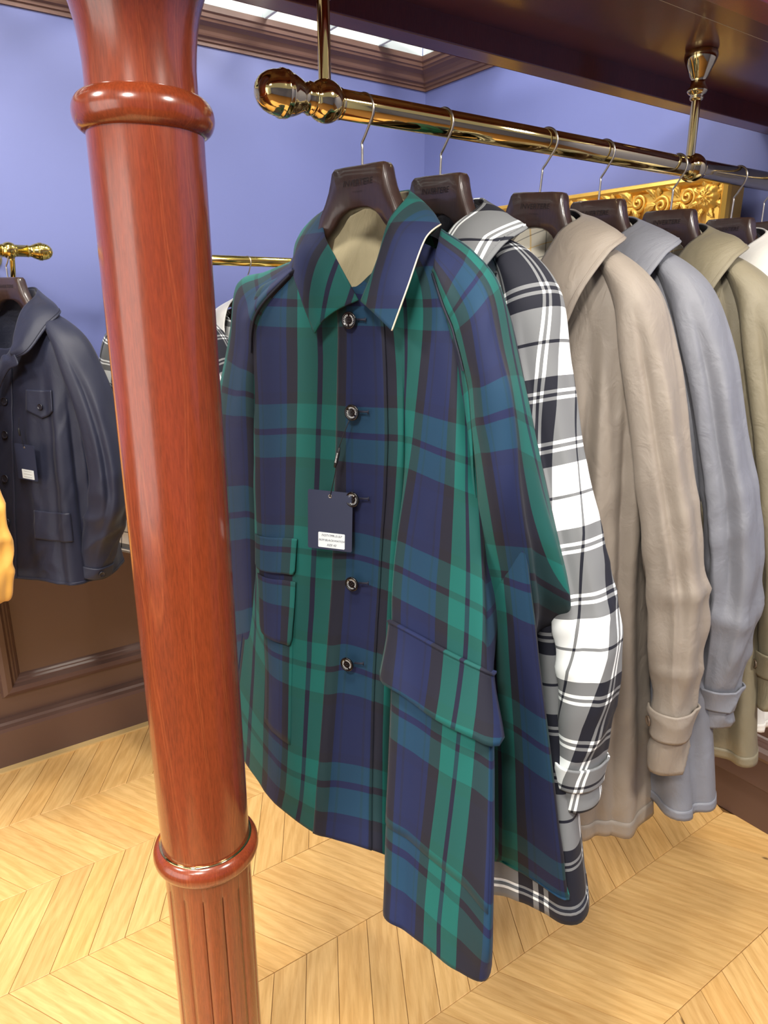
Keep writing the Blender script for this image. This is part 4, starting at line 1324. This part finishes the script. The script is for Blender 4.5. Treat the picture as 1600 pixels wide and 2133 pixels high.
        def dsp(r, c, q):
            k = np.clip((r - .6) / 2.5, .05, 1) * wr
            el = np.exp(-((r - 6.3) / 1.5) ** 2) + .8 * np.exp(-((r - 8.6) / .7) ** 2)
            a = vnoise(q[..., 0] * per * 26, q[..., 1] * per * 3.2, seed + 31 + side)
            cr = 1 - np.abs(vnoise(q[..., 0] * per * 15 + q[..., 1] * per * 9, q[..., 1] * per * 14, seed + 40))
            c2 = 1 - np.abs(vnoise(q[..., 0] * per * 14 + .6 * a, q[..., 1] * per * 1.6, seed + 55))
            h = k * (.003 * a + .005 * (c2 ** 2 - .4) + .012 * el * (cr ** 1.5 - .5))
            cs = c if side > 0 else 14 - c
            for c0, wd, am, ra, rb, dr in SF:
                x = (cs - c0 - dr * (r - ra)) / wd
                e = np.clip((r - ra) / 1.2, 0, 1) * np.clip((rb - r) / 1.0, 0, 1)
                h = h + wr * am * e * e * (3 - 2 * e) * np.where(x < 0, np.exp(-x * x * 3), np.exp(-x * x * .6))
            return h
        sp = Patch([[fr.pt(p) for p in r] for r in P], uv, closed=True, disp=dsp)
        V, F, q = sp.grid(kr=13, kc=12)
        o = part('sleeve', V, F, mat, t, uv=q, mats=(mat, lin)); solid(o, .002, -1, 1)
        base = (lambda c: c) if side > 0 else (lambda c: 14 - c)
        ribbon(sp, [(.15, base(2.0)), (1, base(1.4)), (2, base(.9)), (2.9, base(.55))], .011, .0035, 'raglan_seam', mat, t)
        if strap:
            rr0, rr1 = 7.75, 8.32
            c0, c1 = sorted((base(1.4), base(9.6)))
            V, F, q = sp.grid(rr0, rr1, c0, c1, 22, 12, off=.0065, warp=lambda r, c: (r + (.10 if side > 0 else -.10) * (c - 5) / 8 * (1 if side > 0 else -1), c))
            o = part('cuff_strap', V, F, mat, t, uv=q); solid(o, .003, -1)
            if side > 0:
                p, n = sp.at(np.array([8.02]), np.array([2.2]), .0085)
                put_button(t, strap_kit or BT_TAUPE, p[0], n[0], parent=o)
        if cuffs:
            V, F, q = sp.grid(8.25, 9.0, 0, 14, 14, 7, off=.004)
            o = part('cuff', V, F, mat, t, uv=q); solid(o, .004, -1)
            if side > 0:
                p, n = sp.at(np.array([8.62]), np.array([6.2]), .006)
                put_button(t, strap_kit or BT_NSM, p[0], n[0], parent=o)
        return sp
    sleeve(1)
    if far: sleeve(-1)
    # flaps on the body: (row0,row1,col0,col1,button?)
    for fl_ in flaps:
        V, F, q = body.grid(fl_[0], fl_[1], fl_[2], fl_[3], 24, 10, off=.006,
                            warp=(lambda r, c, a=fl_: (r + (a[5] if len(a) > 5 else 0) * np.clip((r - a[0]) / (a[1] - a[0]), 0, 1) * (1 - np.abs((c - a[2]) / (a[3] - a[2]) * 2 - 1)), c)))
        o = part('pocket_flap', V, F, mat, t, uv=q); solid(o, .004, -1)
        if len(fl_) > 4 and fl_[4] is not None:
            p, n = body.at(np.array([fl_[0] + (fl_[1] - fl_[0]) * .8]), np.array([(fl_[2] + fl_[3]) / 2]), .0085)
            put_button(t, fl_[4], p[0], n[0], parent=o)
    if buttons:
        for z in buttons:
            rr = float(np.interp(-z, -zz, np.arange(1, len(zz) + 1)))
            p, n = body.at(np.array([rr]), np.array([6.25]), .006)
            put_button(t, bkit, p[0], n[0], rng.uniform(0, 6))
    # collar
    cm = collar_mat or mat
    if collar == 'fall':
        h0 = [(.028, .084, 1.608), (.05, .07, 1.66), (.064, .034, 1.715), (.074, -.02, 1.748), (0, -.076, 1.766)]
        h2 = [(.128, .10, 1.552), (.152, .082, 1.622), (.166, .036, 1.678), (.152, -.03, 1.706), (0, -.118, 1.70)]
    elif collar == 'notch':
        h0 = [(.078, .082, 1.605), (.082, .066, 1.65), (.08, .03, 1.708), (.076, -.02, 1.742), (0, -.074, 1.762)]
        h2 = [(.105, .098, 1.578), (.15, .085, 1.598), (.166, .034, 1.655), (.15, -.03, 1.696), (0, -.112, 1.695)]
    A0 = h0 + [(-p[0], p[1], p[2]) for p in h0[-2::-1]]
    A2 = h2 + [(-p[0], p[1], p[2]) for p in h2[-2::-1]]
    ctrl, uvs = [], []
    for g in (0, .33, .7, 1):
        row, qq = [], []
        for i, (a, b) in enumerate(zip(A0, A2)):
            p = np.array(a) * (1 - g) + np.array(b) * g
            bul = math.sin(g * math.pi * .9) * .010
            p = p + np.array([.4 * bul * np.sign(4 - i), bul * (1 if i not in (3, 4, 5) else -.3), bul * .5])
            row.append(fr.pt(p)); qq.append((p[0] / per, (v0 - p[2]) / per))
        ctrl.append(row); uvs.append(qq)
    cp = Patch(ctrl, uvs, disp=lambda r, c, q: .0025 * vnoise(c * 1.3, r * 1.1, seed + 71))
    V, F, q = cp.grid(kr=7, kc=10)
    o = part('collar', V, F, cm, t, uv=q, mats=(cm, lin)); solid(o, .003, -1, 1)
    rim = [(2.72, .12), (2.74, 1), (2.74, 2), (2.74, 3), (2.74, 4), (2.74, 5), (2.74, 6), (2.74, 7), (2.72, 7.88)]
    ribbon(cp, rim, .0022, .0012, 'collar_stitching', M_STITCH if mat in (M_NAVY,) else mat, t)
    if collar == 'notch':
        for sd in (1, -1):
            L0 = [(.006, .098, vz - .03), (.026, .098, vz + .03), (.05, .094, vz + .09), (.068, .088, 1.59), (.078, .082, 1.606)]
            L2 = [(.016, .1, vz - .03), (.05, .106, vz + .02), (.09, .108, vz + .06), (.125, .106, 1.565), (.11, .1, 1.59)]
            ctrl = [[fr.pt((sd * (a[0] * (1 - g) + b[0] * g), a[1] * (1 - g) + b[1] * g + .006 * math.sin(g * 3.14), a[2] * (1 - g) + b[2] * g)) for a, b in zip(L0, L2)] for g in (0, .5, 1)]
            uvs = [[(g * .5, k * .4) for k in range(5)] for g in (0, .5, 1)]
            lp = Patch(ctrl, uvs)
            V, F, q = lp.grid(kr=6, kc=8)
            o = part('lapel', V, F, mat, t, uv=q); solid(o, .003, -1 * sd)
    # inner neck lining
    ctrl, uvs = [], []
    lm = lining or lin
    for z, w, dc, ds in ((1.758, .07, -.068, -.02), (1.72, .085, -.07, -.01), (1.66, .1, -.068, .0), (1.56, .12, -.07, .01), (1.40, .13, -.075, .02)):
        row, qq = [], []
        for k in range(9):
            g = k / 4 - 1
            row.append(fr.pt((g * w, dc + (ds - dc) * abs(g) ** 2.2, z - .034 * abs(g) ** 2))); qq.append((g * w / .2 * lin_uv, (1.76 - z) / .2 * lin_uv))
        ctrl.append(row); uvs.append(qq)
    lp = Patch(ctrl, uvs, disp=lambda r, c, q: .005 * vnoise(c * 1.1, r * 1.6, seed) * np.clip(r - 1.2, 0, 1))
    V, F, q = lp.grid(kr=8, kc=6)
    o = part('lining', V, F, lm, t, uv=q); solid(o, .002, 1)
    return t, body

GC, GH = 'coats on the brass rail', 'hangers on the brass rail'
HX = [None, 0.633, 0.779, 1.006, 1.165, 1.393, 1.62, 1.751]
F2, F3, F4, F5, F6, F7 = (Frame(HX[i], YR, y) for i, y in ((2, 6), (3, 9), (4, 6), (5, 4), (6, -4), (7, -4)))
garment('check_coat', F2, 'black and white checked coat behind the tartan coat', 'coat', (M_CHECK, M_DARKLIN), zhem=.66, group=GC, per=.215, u0=.45, ush=1.1, v0=1.472, seed=11, wr=.5, strap_kit=BT_BLKS, hem_w=.375, sleeve_end=.84, near_out={2: -.008, 3: -.018, 4: -.014, 5: -.002, 6: .006, 7: .005})
hanger(F2, 1.795, ZR, .0195, 'dark wooden hanger inside the checked coat', roll=2, group=GH)
garment('taupe_coat', F3, 'taupe beige rain coat with checked liner behind the checked coat', 'coat', (M_TAUPE, M_DARKLIN), zhem=.64, group=GC, seed=23, lining=M_LCHK, flaps=((4.2, 5.1, 7.4, 9.6),), hem_w=.31, buttons=(1.44, 1.32, 1.2, 1.08), bkit=BT_TAUPE)
hanger(F3, 1.788, ZR, .0195, 'dark wooden hanger inside the taupe coat', roll=5, group=GH)
garment('grey_coat', F4, 'blue grey rain coat between the taupe and khaki coats', 'coat', (M_GREY, M_DARKLIN), zhem=.68, group=GC, seed=37, lining=M_LCHK, near_out={3: .012, 4: .018, 5: .022, 6: .014, 7: .004}, hem_w=.375, sleeve_end=.84, flaps=((4.2, 5.0, 7.4, 9.6),))
hanger(F4, 1.787, ZR, .0195, 'dark wooden hanger inside the grey coat', roll=2, group=GH)
garment('khaki_coat', F5, 'khaki tan rain coat beside the grey coat', 'coat', (M_KHAKI, M_DARKLIN), zhem=.67, group=GC, seed=41, lining=M_LCHK, flaps=((4.2, 5.0, 7.4, 9.6),), hem_w=.33)
hanger(F5, 1.785, ZR, .0195, 'dark wooden hanger inside the khaki coat', roll=2, group=GH)
garment('white_coat', F6, 'off-white coat at the right end of the brass rail', 'coat', (M_OFFW, M_DARKLIN), zhem=.68, group=GC, seed=53, hem_w=.32)
hanger(F6, 1.783, ZR, .0195, 'dark wooden hanger inside the off-white coat', roll=2, group=GH)
hanger(F7, 1.783, ZR, .0195, 'dark wooden hanger at the right picture edge of the brass rail', roll=0, group=GH)

# ------------------------------------------------------------------ jackets on the wall rails
GJ, GW = 'jackets on the wall rails', 'hangers on the wall rails'
FN = Frame(0.327, YW, 30, -.118)
navy, bodyN = garment('navy_jacket', FN, 'navy nylon field jacket with flap pockets hanging by the left wall', 'jacket', (M_NAVY, M_NAVY_D), zhem=.97, group=GJ, seed=61, collar='notch', vz=1.49,
        strap=False, cuffs=True, sleeve_end=.985, hem_w=.27, buttons=(1.46, 1.37, 1.25, 1.13), bkit=BT_NAVY, wr=.8, fold=.6,
        flaps=((2.05, 2.6, 7.5, 9.3, BT_NSM, .2), (2.05, 2.6, 3.0, 4.8, BT_NSM, .2), (5.3, 6.1, 7.6, 9.9), (5.3, 6.1, 2.4, 4.6)), near_out={3: .01, 4: .02, 5: .03, 6: .03})
hanger(FN, 1.668, ZW, .0155, 'brown wooden hanger inside the navy jacket', group=GW)
# woven neck label of the navy jacket
def neck_label(fr, root):
    def quad(nm, s0, s1, z0, z1, mat, dd=-.058):
        V = [fr.pt((s0, dd, z0)), fr.pt((s1, dd, z0)), fr.pt((s1, dd, z1)), fr.pt((s0, dd, z1))]
        V += [v - fr.N * .001 for v in V]
        return part(nm, V, [(0, 1, 2, 3), (4, 7, 6, 5), (0, 4, 5, 1), (1, 5, 6, 2), (2, 6, 7, 3), (3, 7, 4, 0)], mat, root, smooth=False)
    c = fr.px(41, 657, -.06)
    quad('label_crest', c[0] - .013, c[0] + .013, c[2] - .014, c[2] + .014, M_RED)
    for txt, sz, xy, m in (('INVERTERE', .019, (43, 671), M_WHITEINK), (None, .0065, (41, 680), M_RED), ('42', .012, (44, 689), M_WHITEINK)):
        tv, tf = text_geo(txt, sz, .1) if txt else scribble(.045, .005, 11, .001)
        c = fr.px(xy[0], xy[1], -.058)
        part('label_lettering', [fr.pt((c[0] + x, -.058, c[2] + y)) for x, y, zz in tv], tf, m, root, smooth=False)
class _R: pass
nr = _R(); nr.loc = navy.loc; nr.o = navy.o
neck_label(FN, nr)
swing_tag(FN, FN.px(50, 926, .115), .075, .098, .03, [(None, .0052), (None, .0052), (None, .005)], 'navy card price tag with white sticker on the navy jacket', FN.px(40, 870, .115), text=False)
FMU = Frame(0.03, YW, 20, -.118)
garment('mustard_jacket', FMU, 'mustard yellow jacket sleeve at the left picture edge', 'jacket', (M_MUST, M_MUST), zhem=.99, group=GJ, seed=67, sleeve_end=1.07, cuffs=True, strap=False, hem_w=.28, near_out={3: .02, 4: .05, 5: .08, 6: .11, 7: .14, 8: .16, 9: .16})
hanger(FMU, 1.668, ZW, .0155, 'brown wooden hanger inside the mustard jacket', group=GW)
FK1 = Frame(0.74, YW, 25, -.118)
garment('check_jacket', FK1, 'black and white checked jacket half hidden behind the column', 'jacket', (M_CHECK, M_BEIGE_LIN), zhem=.93, group=GJ, per=.2, seed=71, strap=False, cuffs=True, sleeve_end=.985, hem_w=.30, wr=.6, near_out={3: .01, 4: .02, 5: .03, 6: .03})
hanger(FK1, 1.662, ZW - .006, .0155, 'brown wooden hanger hidden behind the column', group=GW)
FK2 = Frame(1.035, YW, 12, -.118)
garment('check_jacket', FK2, 'checked jacket with pale collar between the column and the tartan coat', 'jacket', (M_CHECK, M_BEIGE_LIN), zhem=.93, group=GJ, per=.2, seed=73, collar_mat=M_OFFW, strap=False, cuffs=True, sleeve_end=.985, hem_w=.29, wr=.6)
hanger(FK2, 1.662, ZW - .006, .0155, 'brown wooden hanger inside the pale-collared checked jacket', group=GW)
